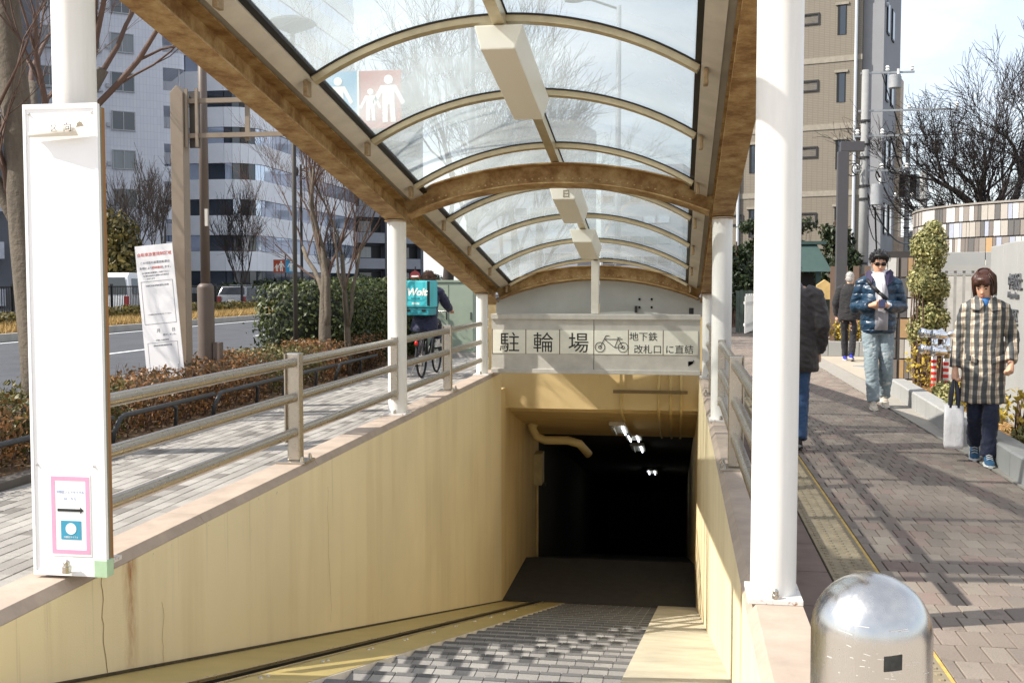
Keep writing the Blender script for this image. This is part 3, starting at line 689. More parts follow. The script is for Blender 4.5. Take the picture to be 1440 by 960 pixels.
# ------------------------------------------------------------------ vegetation builders
bark = M('grey_bark', (96, 87, 75), .9, var=.35, vs=5, sc=(3, 3, .6), bump=.7, bs=22, dist=.02)
bark_d = M('dark_bark', (60, 52, 48), .9, var=.3, vs=6, bump=.6, bs=20, dist=.02)
bark_c = M('cherry_bark', (44, 38, 36), .9, var=.3, vs=6, bump=.6, bs=20, dist=.02)
twig_m = M('reddish_twig', (88, 68, 58), .85, var=.2)
def tree(label, base, h, r, seed, fork=.35, spread=.5, levels=5, mats=(bark, twig_m), group=None, up=.25, kids=(3, 4), lean=(0, 0), stems=1, name='bare_tree', ratio=(.62, .8), minr=.0022, rf=(.42, .66)):
    rnd = random.Random(seed); e = E(name, label, 'tree', base, 0, group)
    tr, cr = MB(), MB()
    def grow(p, d, ln, rad, lv):
        n = 5 if lv < 2 else (4 if lv < 4 else 3); pts = [Vector(p)]; rr = [rad]; q = Vector(p); dd = Vector(d)
        wob = .025 if lv == 0 else .13
        for i in range(n):
            dd = (dd+Vector((rnd.gauss(0, wob), rnd.gauss(0, wob), rnd.gauss(0, wob)+up*.12*(lv > 0)))).normalized()
            q = q+dd*(ln/n); pts.append(q.copy()); rr.append(max(rad*(1-.42*(i+1)/n), minr*.7))
        tgt = tr if lv <= 1 else cr
        tgt.tube(pts, rr, 10 if lv == 0 else (7 if lv == 1 else (5 if lv == 2 else 3)), cap=lv < 2)
        if lv >= levels: return
        k = rnd.randint(*kids)
        for c in range(k):
            t = 1. if c == 0 else rnd.uniform(.35, 1.)
            idx = min(int(t*n), n); bp = pts[idx]
            ax = dd.orthogonal().normalized(); ax.rotate(Matrix.Rotation(rnd.uniform(0, 2*math.pi), 3, dd))
            an = rnd.uniform(.35, 1.)*spread*(1.15 if c else .6)
            nd = (dd*math.cos(an)+ax*math.sin(an)); nd.z += up*.5; nd.normalize()
            nr = max(rr[idx]*(rnd.uniform(*rf) if lv else rnd.uniform(.5, .72)), minr); grow(bp, nd, ln*rnd.uniform(*ratio)*(1 if lv else (h*(1-fork)*.5)/ln), nr, lv+1)
    for s in range(stems):
        a = s*2.4+seed; d0 = Vector((lean[0]+(.16*math.cos(a) if stems > 1 else 0), lean[1]+(.16*math.sin(a) if stems > 1 else 0), 1)).normalized()
        grow((0.07*math.cos(a)*(stems > 1), .07*math.sin(a)*(stems > 1), -.05), d0, h*fork, r*(1 if s == 0 else .75), 0)
    tr.build('trunk', mats[0], e, smooth=True); cr.build('crown', mats[1], e, smooth=True)
    return e
def leaves(mb, blobs, n, size, seed, flatz=.0, shell=.65, asp=1.7):
    rnd = random.Random(seed); wts = [max(b[3]*b[4]*b[5], 1e-4)**.67 for b in blobs]
    for b in rnd.choices(blobs, wts, k=n):
        while True:
            v = Vector((rnd.gauss(0, 1), rnd.gauss(0, 1), rnd.gauss(0, 1)))
            if v.length > .1: break
        v.normalize(); pw = b[6] if len(b) > 6 else 2
        if pw > 2:
            m = max(abs(v.x), abs(v.y), abs(v.z)); v = v.lerp(v/m, .82)
        q = v*(rnd.uniform(shell, 1.)+rnd.gauss(0, .045)); c = Vector((b[0]+q.x*b[3], b[1]+q.y*b[4], b[2]+q.z*b[5]))
        nrm = (v+Vector((rnd.gauss(0, .7), rnd.gauss(0, .7), rnd.gauss(0, .7)))).normalized(); a = nrm.orthogonal().normalized(); a.rotate(Matrix.Rotation(rnd.uniform(0, 6.3), 3, nrm)); bb = nrm.cross(a)
        s = size*rnd.uniform(.6, 1.35); p = c
        mb.add([p-a*s*asp*.5, p+bb*s*.5-nrm*s*.1, p+a*s*asp*.5, p-bb*s*.5-nrm*s*.1], [(0, 1, 2), (0, 2, 3)])
    return mb
lf_hedge = m_leaf('hedge_leaf', (30, 42, 20), (84, 92, 44)); lf_low = m_leaf('autumn_hedge_leaf', (70, 62, 34), (158, 112, 70)); lf_lowg = m_leaf('low_hedge_green', (58, 64, 32), (118, 108, 58))
lf_gold = m_leaf('variegated_leaf', (74, 84, 44), (196, 188, 128)); lf_dark = m_leaf('evergreen_leaf', (22, 32, 20), (60, 72, 40)); lf_olive = m_leaf('olive_leaf', (46, 52, 26), (128, 112, 56))
lf_yel = m_leaf('yellow_shrub_leaf', (128, 112, 40), (206, 176, 70)); dry = m_leaf('dry_grass_blade', (142, 116, 70), (206, 176, 116), .8)
core_m = M('twiggy_core', (44, 40, 26), .95, var=.3)
def shrub(name, label, cat, loc, blobs, n, size, seed, mat, core=True, group=None, stem=None, **k):
    e = E(name, label, cat, loc, 0, group)
    leaves(MB(), blobs, n, size, seed, **k).build('foliage', mat, e)
    tw = MB(); rnd = random.Random(seed)
    for b in blobs:
        for i in range(10 if core else 3):
            a = rnd.uniform(0, 6.3); q = Vector((b[0]+.8*b[3]*math.cos(a)*rnd.random(), b[1]+.8*b[4]*math.sin(a)*rnd.random(), b[2]+b[5]*rnd.uniform(.1, .8)))
            bs = Vector((b[0]+.5*(q.x-b[0]), b[1]+.5*(q.y-b[1]), -.02)); tw.tube([bs, (bs+q)/2+Vector((rnd.gauss(0, .03), rnd.gauss(0, .03), 0)), q], [.012, .009, .004], 4)
    if stem: tw.tube([(0, 0, -.02), (0, 0, stem)], [.04, .025], 8)
    tw.build('branches', twig_m, e)
    return e
# ------------------------------------------------------------------ low roadside hedge, pipe guard, big hedge, trees
lh = E('low_hedge', 'clipped reddish brown low hedge between the road and the light pavement', 'hedge', (0, 0, 0))
for k in range(8):
    y0 = 5.07+k*1.75; hh = .30 if k != 3 else .27
    bl_ = [(-5.55+random.uniform(-.06, .06), y0-.62+.35*i, .03+hh*.95, .5, .32, hh*random.uniform(.85, 1.12), 3) for i in range(5)]
    leaves(MB(), bl_, 5200, .03, 100+k, shell=.55).build('foliage', (lf_low, lf_low, lf_lowg)[k % 3], lh)
    tw = MB(); rnd = random.Random(k)
    for i in range(160):
        p = Vector((-5.55+rnd.uniform(-.46, .46), y0+rnd.uniform(-.85, .85), .02)); q = p+Vector((rnd.gauss(0, .07), rnd.gauss(0, .07), rnd.uniform(.3, .6))); tw.tube([p, (p+q)/2+Vector((rnd.gauss(0, .02), rnd.gauss(0, .02), 0)), q], [.006, .005, .002], 3)
    tw.build('branches', twig_m, lh)
pg = M('dark_pipe_paint', (58, 60, 62), .45, var=.08)
for k in range(6):
    y0 = 4.6+k*2.1
    e = E('hoop_barrier', ('first', 'second', 'third', 'fourth', 'fifth', 'sixth')[k]+' low dark pipe barrier along the low hedge counted from the blank notice board', 'barrier', (-4.98, y0, 0), 0, 'hoop barriers along the low hedge')
    pts = [(-.05, .05, -.05), (-.03, .05, .14)]+[(0, .05+.14*(1-math.cos(a)), .14+.14*math.sin(a)) for a in (.5, 1.05, 1.57)]+[(0, 1.0, .28), (0, 2.09, .28)]
    MB().tube(pts, .024, 10).build('hoop', pg, e, smooth=True)
    MB().tube([(0, 1.1, .28), (0, 1.2, .24), (-.02, 1.24, .14), (-.04, 1.24, -.05)], .02, 8).build('leg', pg, e, smooth=True)
bl_ = []
rnd = random.Random(3)
for i in range(9):
    bl_.append((rnd.uniform(-.1, .1), -.3+i*.95, .72+rnd.uniform(-.03, .05), .78, .72, .76+rnd.uniform(-.04, .06), 3))
shrub('clipped_hedge', 'tall glossy clipped evergreen hedge behind the leaning roadside tree', 'hedge', (-6.0, 17.2, .02), bl_, 42000, .05, 5, lf_hedge, shell=.8, asp=1.5)
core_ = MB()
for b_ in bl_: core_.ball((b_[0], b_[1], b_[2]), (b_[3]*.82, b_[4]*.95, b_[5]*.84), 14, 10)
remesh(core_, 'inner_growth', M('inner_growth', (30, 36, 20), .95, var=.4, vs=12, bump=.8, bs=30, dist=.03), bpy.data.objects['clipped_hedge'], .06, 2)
tree('smooth grey tree trunk rising beside the blank notice board', (-5.38, 8.4, 0), 9.5, .165, 11, .5, .5, 5, lean=(-.03, .0))
tree('bare forked street tree in front of the glossy evergreen hedge', (-5.42, 15.9, 0), 6.4, .12, 36, .3, .55, 6, kids=(3, 4), up=.36, ratio=(.6, .78))
tree('thinner second stem growing beside the forked street tree', (-5.15, 16.2, 0), 6.0, .06, 37, .33, .4, 5, kids=(3, 4), up=.5)
tree('slender bare street tree behind the blank notice board', (-7.1, 9.9, 0), 7.5, .075, 44, .4, .45, 5, kids=(2, 4))
for k, (x, y, h, sd) in enumerate(((-5.3, 24.0, 10, 51), (-5.9, 30, 11.5, 52), (-5.6, 37, 12.5, 53), (-6.0, 46, 13, 54))):
    tree('tall bare roadside tree seen through the canopy glazing', (x, y, 0), h, .17, sd, .3, .5, 6, mats=(bark_d, bark_d), group='tall bare trees beyond the canopy', minr=.006)
# ------------------------------------------------------------------ posts and signs on the left pavement
sp = E('sign_post', 'square taupe post with cantilever arms carrying a shared path sign', 'sign', (-5.5, 11.25, 0))
MB().prism([(-.075, 0), (.075, 0), (.075, 3.58), (0, 3.66), (-.075, 3.58)], lambda a, b: (a, -.075, b), lambda a, b: (a, .075, b)).build('post', taupe, sp, bevel=.006)
for z in (3.49, 3.11): MB().box(.07, 2.3, -.02, .03, z-.025, z+.025).build('arm', taupe, sp)
MB().box(.1, .22, .032, .05, 2.98, 3.6).build('clamp_plate', M('clamp_dark', (82, 76, 70), .5), sp)
for x in (.10, .22): MB().box(x-.015, x+.015, -.05, -.021, 2.98, 3.62).build('clamp', taupe, sp)
MB().box(.75, .80, .032, .06, 3.05, 3.5).build('stiffener', taupe, sp)
blue = flat('path_sign_blue', (64, 150, 190), .5); red = flat('path_sign_red', (172, 74, 44), .5); pict = flat('pictogram_white', (236, 232, 220), .5)
pnl = E('path_sign', 'blue and red panel with white walking figures on the cantilever arms', 'sign', (-3.89, 11.19, 3.13))
MB().box(.02, .46, 0, .02, 0, .62).build('blue_half', blue, pnl); p2_ = MB().box(.47, .94, 0, .02, 0, .62).build('red_half', red, pnl, bevel=.008)
MB().box(.455, .475, -.006, -.001, 0, .62).build('divider', pict, pnl)
def pictogram(cx, z0, h, par):
    m = MB(); n = 14
    m.prism([(cx+h*.1*math.cos(2*math.pi*t/n), z0+h*.9+h*.1*math.sin(2*math.pi*t/n)) for t in range(n)], lambda a, b: (a, -.006, b), lambda a, b: (a, -.001, b))
    m.prism([(cx-h*.13, z0+h*.42), (cx-h*.13, z0), (cx-h*.02, z0), (cx-h*.02, z0+h*.38), (cx+h*.03, z0+h*.38), (cx+h*.05, z0), (cx+h*.16, z0), (cx+h*.13, z0+h*.42), (cx+h*.13, z0+h*.66), (cx+h*.3, z0+h*.36), (cx+h*.36, z0+h*.42), (cx+h*.17, z0+h*.78), (cx-h*.17, z0+h*.78), (cx-h*.36, z0+h*.42), (cx-h*.3, z0+h*.36), (cx-h*.13, z0+h*.66)], lambda a, b: (a, -.0055, b), lambda a, b: (a, -.001, b))
    m.build('pictogram', pict, par)
pictogram(.60, .09, .34, pnl); pictogram(.80, .07, .5, pnl); pictogram(.24, .1, .46, pnl)
lp = E('lamp_post', 'brown round lamp post with thick base sleeve in the low hedge', 'lamp post', (-5.55, 11.95, 0))
MB().tube([(0, 0, 0), (0, 0, 1.42)], .098, 20).build('base_sleeve', brown, lp, auto=40); MB().ball((0, 0, 1.42), (.098, .098, .07), 16, 8).build('shoulder', brown, lp, smooth=True)
MB().tube([(0, 0, 1.42), (0, 0, 5.2)], [.056, .048], 16).build('pole', brown, lp, smooth=True); MB().box(.1, .19, -.05, .05, .1, .78).build('switch_box', brown, lp, bevel=.005)
MB().box(.03, .062, -.06, -.03, 2.15, 2.35).build('label_plate', flat('pole_sticker', (196, 190, 180)), lp)
# saucer lamps seen through the glazing
for k, (x, y, z) in enumerate(((-5.72, 15.4, 5.33),)):
    e = E('saucer_lamp', 'dark saucer shaped street lamp on a slim post behind the glazing', 'lamp post', (x, y, 0))
    MB().tube([(0, 0, 0), (0, 0, z-.1)], .035, 12).build('pole', M('lamp_grey', (62, 58, 54), .6), e, smooth=True)
    MB().lathe([(.06, -.14), (.32, -.03), (.36, .0), (.32, .04), (.12, .1), (.02, .12)], 24, (0, 0, z)).build('lamp_head', M('lamp_dark', (26, 32, 35), .7), e, auto=40)
for k, (x, y, h) in enumerate(((-5.27, 27.0, 11), (-1.8, 31.5, 9.5))):
    e = E('light_pole', ('slim grey pole left of the ridge bar seen through the glazing', 'slim pale pole right of the ridge bar seen through the glazing')[k], 'pole', (x, y, 0))
    MB().tube([(0, 0, 0), (0, 0, h)], [.1, .07], 12).build('pole', M('pole_grey%d' % k, ((92, 96, 104), (150, 156, 164))[k], .5), e, smooth=True)
    MB().tube([(0, 0, h-.1), (-.8, 0, h+.2), (-1.2, 0, h+.22)], .035, 8).build('arm', pg, e, smooth=True); MB().ball((-1.3, 0, h+.2), (.3, .12, .07), 10, 6).build('lamp_head', pg, e, smooth=True)
# leaning placard
pc = E('placard', 'leaning white bicycle removal notice board tied in the low hedge', 'sign', (-5.50, 10.9, .0)); pc.scale = (1.06, 1.06, 1.06); pc.rotation_euler = (R(-2), R(-5.5), R(4))
for x in (-.14, .14): MB().box(x-.015, x+.015, .012, .035, -.05, 1.7).build('stake', wood, pc)
MB().box(-.2, .2, 0, .01, .42, 1.80).build('board', M('placard_white', (236, 234, 234), .5, var=.03, bump=0), pc)
rd = flat('red_print', (206, 84, 64), .6); gy = flat('grey_print', (120, 118, 122), .6)
P = lambda s, z, sz, m_, x=0: text(s, sz, m_, pc, FRONT(x, -.001, z), align='CENTER', ext=.0005)
P('自転車放置規制区域', 1.69, .041, rd); P('この付近の放置自転車は', 1.61, .029, gy); P('条例により', 1.555, .028, gy, -.1); P('即時撤去', 1.555, .028, rd, .02); P('します。', 1.555, .028, gy, .125)
P('● 自転車は駐輪場をご利用ください', 1.51, .018, gy); P('● 撤去自転車の返還には手数料が', 1.48, .018, gy); P('かかります', 1.45, .018, gy, -.06)
P('中野区自転車等放置防止条例', 1.375, .019, gy); P('月', .90, .042, gy, -.03); P('日', .90, .042, gy, .13); P('撤去しました。', .86, .022, gy, .09); P('中野区 交通政策課', .81, .017, gy); P('自転車等保管場所案内図', .755, .018, gy)
P('返還時間 平日 土曜 日曜', .465, .016, gy); P('この場所に自転車を置かないでください', 1.08, .014, gy)
for x0, x1, z0, z1 in ((-.17, .17, 1.425, 1.429), (-.17, .17, .985, .989), (-.17, -.166, .985, 1.429), (.166, .17, .985, 1.429), (-.16, .16, .79, .793), (-.16, .16, .5, .503), (-.16, -.157, .5, .793), (.157, .16, .5, .793)): MB().box(x0, x1, -.0012, -.0002, z0, z1).build('printed_rule', gy, pc)
# utility cabinet
uc = E('utility_cabinet', 'pale green roadside utility cabinet beyond the cyclist', 'cabinet', (-4.55, 21.2, 0))
gm = M('cabinet_green', (146, 158, 140), .55, var=.1, vs=3)
MB().box(-.5, .5, -.3, .3, .1, 1.5).build('body', gm, uc, bevel=.015)
for x0, x1 in ((-.49, -.01), (.01, .49)): d_ = MB().box(x0, x1, -.312, -.301, .16, 1.44).build('door', gm, uc, bevel=.004); MB().box(x1-.05, x1-.03, -.325, -.313, .75, .9).build('handle', dark, d_)
MB().box(-.53, .53, -.33, .33, 1.501, 1.54).build('lid', gm, uc); MB().box(-.55, .55, -.34, .34, 0, .1).build('plinth', concrete, uc)
# ------------------------------------------------------------------ median strip, fence
struct(MB().box(-18.55, -18.35, -10, 120, -.2, .08), 'median_kerb', concrete)
struct(MB().box(-21.6, -18.55, -10, 120, -.2, .05), 'median_bed', soil)
gb = MB(); rnd = random.Random(9)
for i in range(26000):
    x = rnd.uniform(-19.9, -18.6); y = rnd.uniform(24, 75); h = rnd.uniform(.15, .42); a = rnd.uniform(0, 6.3); dx, dy = .02*math.cos(a), .02*math.sin(a); lx, ly = rnd.gauss(0, .12), rnd.gauss(0, .12)
    gb.add([(x-dx, y-dy, .04), (x+dx, y+dy, .04), (x+lx, y+ly, h)], [(0, 1, 2)])
tag(gb.build('dry_grass', dry), 'dry straw coloured grass on the median strip', 'grass', kind='stuff')
mh = E('median_hedge', 'low brownish green hedge on the median behind the dry grass', 'hedge', (-20.2, 0, .05))
for k in range(6):
    bl_ = [(rnd.uniform(-.1, .1), 24+k*9+i*.9, .28, .5, .6, .27+rnd.uniform(-.04, .05), 3) for i in range(10)]
    leaves(MB(), bl_, 5000, .085, 60+k).build('foliage', lf_olive, mh)
fe = E('median_fence', 'black vertical bar fence along the median strip', 'fence', (-20.9, 0, 0))
for k in range(22): MB().box(-.04, .04, 22+k*3-.04, 22+k*3+.04, 0, 1.45).build('post', black, fe)
for z in (1.35, .35): MB().box(-.02, .02, 22, 85, z-.025, z+.025).build('rail', black, fe)
fb = MB()
for k in range(525): fb.box(-.012, .012, 22.06+k*.12-.012, 22.06+k*.12+.012, .15, 1.34)
q = fb.build('bars', black, fe); q['kind'] = 'stuff'
# ------------------------------------------------------------------ far side buildings
def window(par, x, z, w_, h_, glass, frame, sill=True, y=0., mull=1):
    f = MB(); t = .07
    f.box(x-w_/2-t, x+w_/2+t, y-.05, y+.06, z-h_/2-t, z-h_/2); f.box(x-w_/2-t, x+w_/2+t, y-.05, y+.06, z+h_/2, z+h_/2+t)
    f.box(x-w_/2-t, x-w_/2, y-.05, y+.06, z-h_/2, z+h_/2); f.box(x+w_/2, x+w_/2+t, y-.05, y+.06, z-h_/2, z+h_/2)
    for i in range(mull): xx = x-w_/2+w_*(i+1)/(mull+1); f.box(xx-.03, xx+.03, y-.045, y+.05, z-h_/2, z+h_/2)
    o = f.build('window', frame, par)
    MB().box(x-w_/2, x+w_/2, y+.0, y+.03, z-h_/2, z+h_/2).build('pane', glass, o)
    if sill: MB().box(x-w_/2-.2, x+w_/2+.2, y-.16, y-.051, z-h_/2-.2, z-h_/2-.072).build('sill', frame, o)
    return o
wfr = flat('window_frame', (176, 178, 180), .5)
def walls(par, w_, d_, h_, mat): return MB().box(-w_/2, w_/2, .06, d_, -.3, h_).build('wall', mat, par)
curtain = M('curtained_glass', (112, 118, 122), .12, var=.25, vs=1.5, sc=(6, 1, .2), bump=0, spec=.8)
# apartment block with sills and rounded end balconies
bt = NM('grey_blue_wall_tile')
br = bt.n('ShaderNodeTexBrick'); br.inputs['Color1'].default_value = (*lin(214, 216, 222), 1); br.inputs['Color2'].default_value = (*lin(208, 210, 218), 1); br.inputs['Mortar'].default_value = (*lin(150, 152, 160), 1)
br.inputs['Scale'].default_value = 1; br.inputs['Mortar Size'].default_value = .012; br.inputs['Brick Width'].default_value = .25; br.inputs['Row Height'].default_value = .6
mpn = bt.n('ShaderNodeMapping'); mpn.inputs['Rotation'].default_value = (R(90), 0, 0); tcn = bt.n('ShaderNodeTexCoord'); bt.l(tcn.outputs['Object'], mpn.inputs[0]); br.offset = 0; br.inputs['Mortar'].default_value = (*lin(190, 192, 200), 1); bt.l(mpn.outputs[0], br.inputs[0]); bt.set(Base_Color=br.outputs[0], Roughness=.7); bt = bt.m
ab = E('apartment_block', 'grey blue tiled apartment block with paired windows and rounded corner balconies', 'building', (-46.2, 74, 0), R(38))
walls(ab, 16, 14, 33, bt)
for f_i in range(11):
    z = 1.9+f_i*2.95
    for x, w_ in ((-6.2, 1.6), (-3.2, 1.6), (-.2, 1.7), (2.6, 1.5), (5.0, 1.6)):
        if f_i == 0 and x < 0: continue
        window(ab, x, z+.2, w_, 1.35, (win_dark, curtain)[(f_i+int(x*3)) % 3 == 0], wfr, sill=x < 4.5)
    for x in (3.9, -1.9): MB().box(x-.12, x+.12, -.1, .058, z-.3, z).build('vent_hood', wfr, ab)
    bal = MB().prism([(8.02, .3), (9.4, .3), (9.75, .6), (9.85, 1.2), (9.85, 6), (8.02, 6)], lambda a, b: (a, b, z-1.3), lambda a, b: (a, b, z-.1)).build('balcony', bt, ab)
    MB().tube([(9.3, .5, z-.1), (9.3, .5, z+1.65)], .06, 8).build('balcony_post', wfr, bal)
# office block with curved glazed corner
ob = E('office_block', 'white banded office block with ribbon windows around a curved corner', 'building', (-36.3, 88, 0))
path = [(-9, 0)]+[(-9+i*1.5, 0) for i in range(1, 4)]
rc = 2.7; path = [(-15+i*1.757, 0) for i in range(8)][:-1]+[(-2.7+rc*math.sin(a), rc-rc*math.cos(a)) for a in [i*math.pi/2/6 for i in range(7)]]+[(0, 2.7+1.9*i) for i in range(1, 15)]
whp = M('white_tile_panel', (232, 233, 235), .45, var=.05, vs=1, bump=.02); wdk = M('window_recess', (40, 42, 46), .5)
def off(p, d):
    return p
core = MB().prism([(p[0]-(.25 if p[1] > 2.4 else .12), p[1]+.25) for p in path]+[(-15, 30.8)], lambda a, b: (a, b, -.2), lambda a, b: (a, b, 34)).build('core', wdk, ob)
for f_i in range(11):
    z0 = f_i*3.1+(.6 if f_i == 0 else -.55); z1 = f_i*3.1+1.15 if f_i else 1.1
    sp_ = None
    for k, (a, b) in enumerate(zip(path, path[1:])):
        dx, dy = b[0]-a[0], b[1]-a[1]; l_ = math.hypot(dx, dy); nx, ny = dy/l_*.22, -dx/l_*.22
        e_ = .012/l_; a2 = (a[0]+dx*e_, a[1]+dy*e_); b2 = (b[0]-dx*e_, b[1]-dy*e_)
        if f_i == 0 and (k % 3 == 1): pass
        MB().add([(a2[0], a2[1], z0), (b2[0], b2[1], z0), (b2[0], b2[1], z1), (a2[0], a2[1], z1), (a2[0]-nx, a2[1]-ny, z0), (b2[0]-nx, b2[1]-ny, z0), (b2[0]-nx, b2[1]-ny, z1), (a2[0]-nx, a2[1]-ny, z1)], [(0, 1, 2, 3), (3, 2, 6, 7), (0, 4, 5, 1), (1, 5, 6, 2), (0, 3, 7, 4)]).build('spandrel', whp, ob)
        w0, w1 = z1+.02, z0+3.1-(.03 if f_i else .6+.55+.03)
        if f_i == 0: w1 = 2.5
        i_ = .5; c_ = (a2[0]-nx*i_, a2[1]-ny*i_); d_ = (b2[0]-nx*i_, b2[1]-ny*i_); m_ = .03/l_
        c_ = (c_[0]+dx*m_, c_[1]+dy*m_); d_ = (d_[0]-dx*m_, d_[1]-dy*m_)
        MB().add([(c_[0], c_[1], w0), (d_[0], d_[1], w0), (d_[0], d_[1], w1), (c_[0], c_[1], w1)], [(0, 1, 2, 3)]).build('window', win_dark if (6 <= k <= 10 and (k+f_i) % 5) or f_i < 1 or (f_i == 2 and k < 7) else win_sky, ob)  # dark panes at the corner, painted sky reflection on most others
# dark balconied flats further along
dm = M('dark_tile', (92, 94, 100), .6, var=.1, vs=1); dm2 = M('dark_tile_light', (140, 142, 148), .6, var=.1, vs=1)
fb_ = E('flats', 'dark grey flats with recessed balconies beyond the office block', 'building', (-36.5, 121, 0), R(42))
walls(fb_, 15, 12, 24, dm)
for f_i in range(8):
    z = f_i*3.0+.2
    for x in (-5, 0, 5):
        r_ = MB().box(x-2.2, x+2.2, .0, .058, z+1.2, z+2.7).build('recess_shade', black, fb_)  # black slab on the wall paints the shade of a balcony recess
        MB().box(x-.6, x+.9, -.04, -.002, z+1.25, z+2.5).build('pane', curtain if (f_i+x) % 2 else win_dark, r_)
        MB().box(x-2.3, x+2.3, -.9, .055, z-.05, z+1.15).build('balcony', dm2, fb_)
    for x in (-7.2, -2.5, 2.5, 7.2): MB().box(x-.18, x+.18, -.95, .05, z-.1, z+2.95).build('pier', dm, fb_)
# dark flats behind the first tree
fl = E('balcony_flats', 'dark balconied apartment block behind the smooth grey trunk', 'building', (-47.0, 57.5, 0), R(45))
walls(fl, 18, 10, 30, dm)
for f_i in range(10):
    z = f_i*2.95+.2
    for x in (-6, -1, 4):
        r_ = MB().box(x-2, x+2, .0, .058, z+1.0, z+2.6).build('recess_shade', win_dark, fl); MB().box(x-.5, x+.8, -.04, -.002, z+1.0, z+2.4).build('pane', curtain, r_)  # dark glass slab on the wall stands in for the recess's shade
        MB().box(x-2.35, x+2.35, -1.1, .055, z-.15, z+.9).build('balcony', M('balcony_panel', (176, 178, 186), .6), fl)
# distant blocks closing the street, seen low through the glazing
far_m = M('distant_facade', (150, 154, 164), .7, var=.1, vs=.3)
for k, (x, y, w_, h_, lb) in enumerate(((-22, 150, 16, 24, 'pale distant office slab left of the ridge seen through the glazing'), (-6, 170, 13, 20, 'grey distant block behind the middle of the canopy'), (12, 160, 14, 17, 'low distant block at the end of the brick pavement'))):
    e = E('distant_building', lb, 'building', (x, y, 0), R(-8)); walls(e, w_, 12, h_, far_m)
    for f_i in range(int(h_/3.2)):
        for c in range(int(w_/2.2)): window(e, -w_/2+1.2+c*2.2, f_i*3.2+1.9, 1.75, 1.1, (win_dark, win_sky, curtain)[(f_i*5+c*3+k) % 3], wfr, sill=False, mull=0)
# trees and small signs beyond the median
for k, (x, y, h, sd) in enumerate(((-27, 50, 9, 71), (-30, 58, 10, 72), (-29, 68, 8.5, 73), (-31, 92, 8, 74), (-28.5, 45.5, 8, 75))):
    tree(('slender bare tree left of the parking sign on the far pavement', 'wide bare tree before the grey blue apartment block', 'bare tree between the apartment block and the office block', 'small bare tree before the curved office corner', 'thin bare tree beside the olive evergreen')[k], (x, y, 0), h, .14, sd, .22, .42, 5, mats=(bark_d, bark_d), group='bare trees on the far pavement', minr=.012, kids=(3, 5), up=.5)
shrub('evergreen_tree', 'olive leaved evergreen tree beside the bare far pavement trees', 'tree', (-24.6, 43.6, 0), [(0, 0, 3.2, 1.3, 1.3, 1.5), (-.6, .3, 2.2, 1.2, 1.1, 1.1), (.5, -.2, 2.4, 1.1, 1.1, 1.0)], 4200, .16, 81, lf_olive, stem=2.2, shell=.5)
for k, (x, y, r_, h_) in enumerate(((-27, 62, 1.2, 1.5), (-28, 70, 1.4, 1.7), (-27.2, 80, 1.5, 1.6), (-27.5, 90, 1.6, 2.1), (-26.5, 99, 1.6, 2.0), (-25.5, 108, 1.7, 2.4))):
    shrub('round_shrub', 'dark rounded evergreen shrub on the far pavement', 'shrub', (x, y, -.1), [(0, 0, h_*.55, r_, r_, h_*.55), (.7, .5, h_*.45, r_*.7, r_*.7, h_*.45)], 2600, .15, 90+k, lf_dark, group='rounded evergreen shrubs on the far pavement', shell=.6)
ps = E('parking_sign', 'small green parking sign with a white letter P', 'sign', (-24.3, 48, 0))
MB().tube([(0, 0, 0), (0, 0, 4.2)], .05, 8).build('pole', dark, ps); pgm = flat('parking_green', (26, 126, 92), .5)
MB().box(-.42, .42, -.06, -.02, 2.5, 3.35).build('panel', pgm, ps); text('P', .85, pict, ps, FRONT(-.24, -.065, 2.6), bold=.02)
bb_ = E('advertising_board', 'pale advertising board with a small P above the van', 'sign', (-27.4, 50, 0), R(15))
MB().box(-1.5, 1.5, -.05, .02, 1.7, 2.9).build('panel', flat('poster_pale', (196, 200, 186), .6), bb_); text('P', .4, pgm, bb_, FRONT(-1.3, -.055, 2.4)); MB().box(.5, 1.3, -.056, -.051, 1.75, 2.0).build('yellow_strip', flat('poster_yellow', (206, 190, 70), .6), bb_)
for x in (-1.2, 1.2): MB().box(x-.05, x+.05, .03, .1, 0, 1.75).build('leg', dark, bb_)
pn2 = E('path_sign', 'distant small red and blue pedestrian sign by the office block', 'sign', (-26.9, 70.5, 0))
MB().tube([(0, .08, 0), (0, .08, 3.5)], .05, 8).build('pole', dark, pn2); MB().box(-.85, -.01, 0, .03, 2.2, 3.1).build('red_half', red, pn2); MB().box(.01, .85, 0, .03, 2.2, 3.1).build('blue_half', blue, pn2)
pictogram(-.6, 2.3, .5, pn2); pictogram(-.28, 2.3, .7, pn2); pictogram(.42, 2.3, .7, pn2)
sl_ = E('street_lamp', 'dark far street lamp with a scrolled bracket arm', 'lamp post', (-22.6, 62, 0))
MB().tube([(0, 0, 0), (0, 0, 8.6)], [.1, .07], 10).build('pole', black, sl_); MB().tube([(0, 0, 8.3), (2.6, 0, 8.9)], .04, 8).build('arm', black, sl_); MB().ball((2.9, 0, 8.95), (.5, .2, .12), 10, 6).build('lamp_head', dark, sl_, smooth=True)
MB().tube([(.15+.2*math.cos(t*.5), 0, 8.0+.25*math.sin(t*.5)) for t in range(13)], .03, 6).build('scroll', black, sl_); MB().ball((-.3, 0, 8.2), (.18, .18, .3), 8, 6).build('lantern', dark, sl_)
ne = E('no_entry_sign', 'small round red no entry sign beyond the cyclist', 'sign', (-13.05, 52, 0))
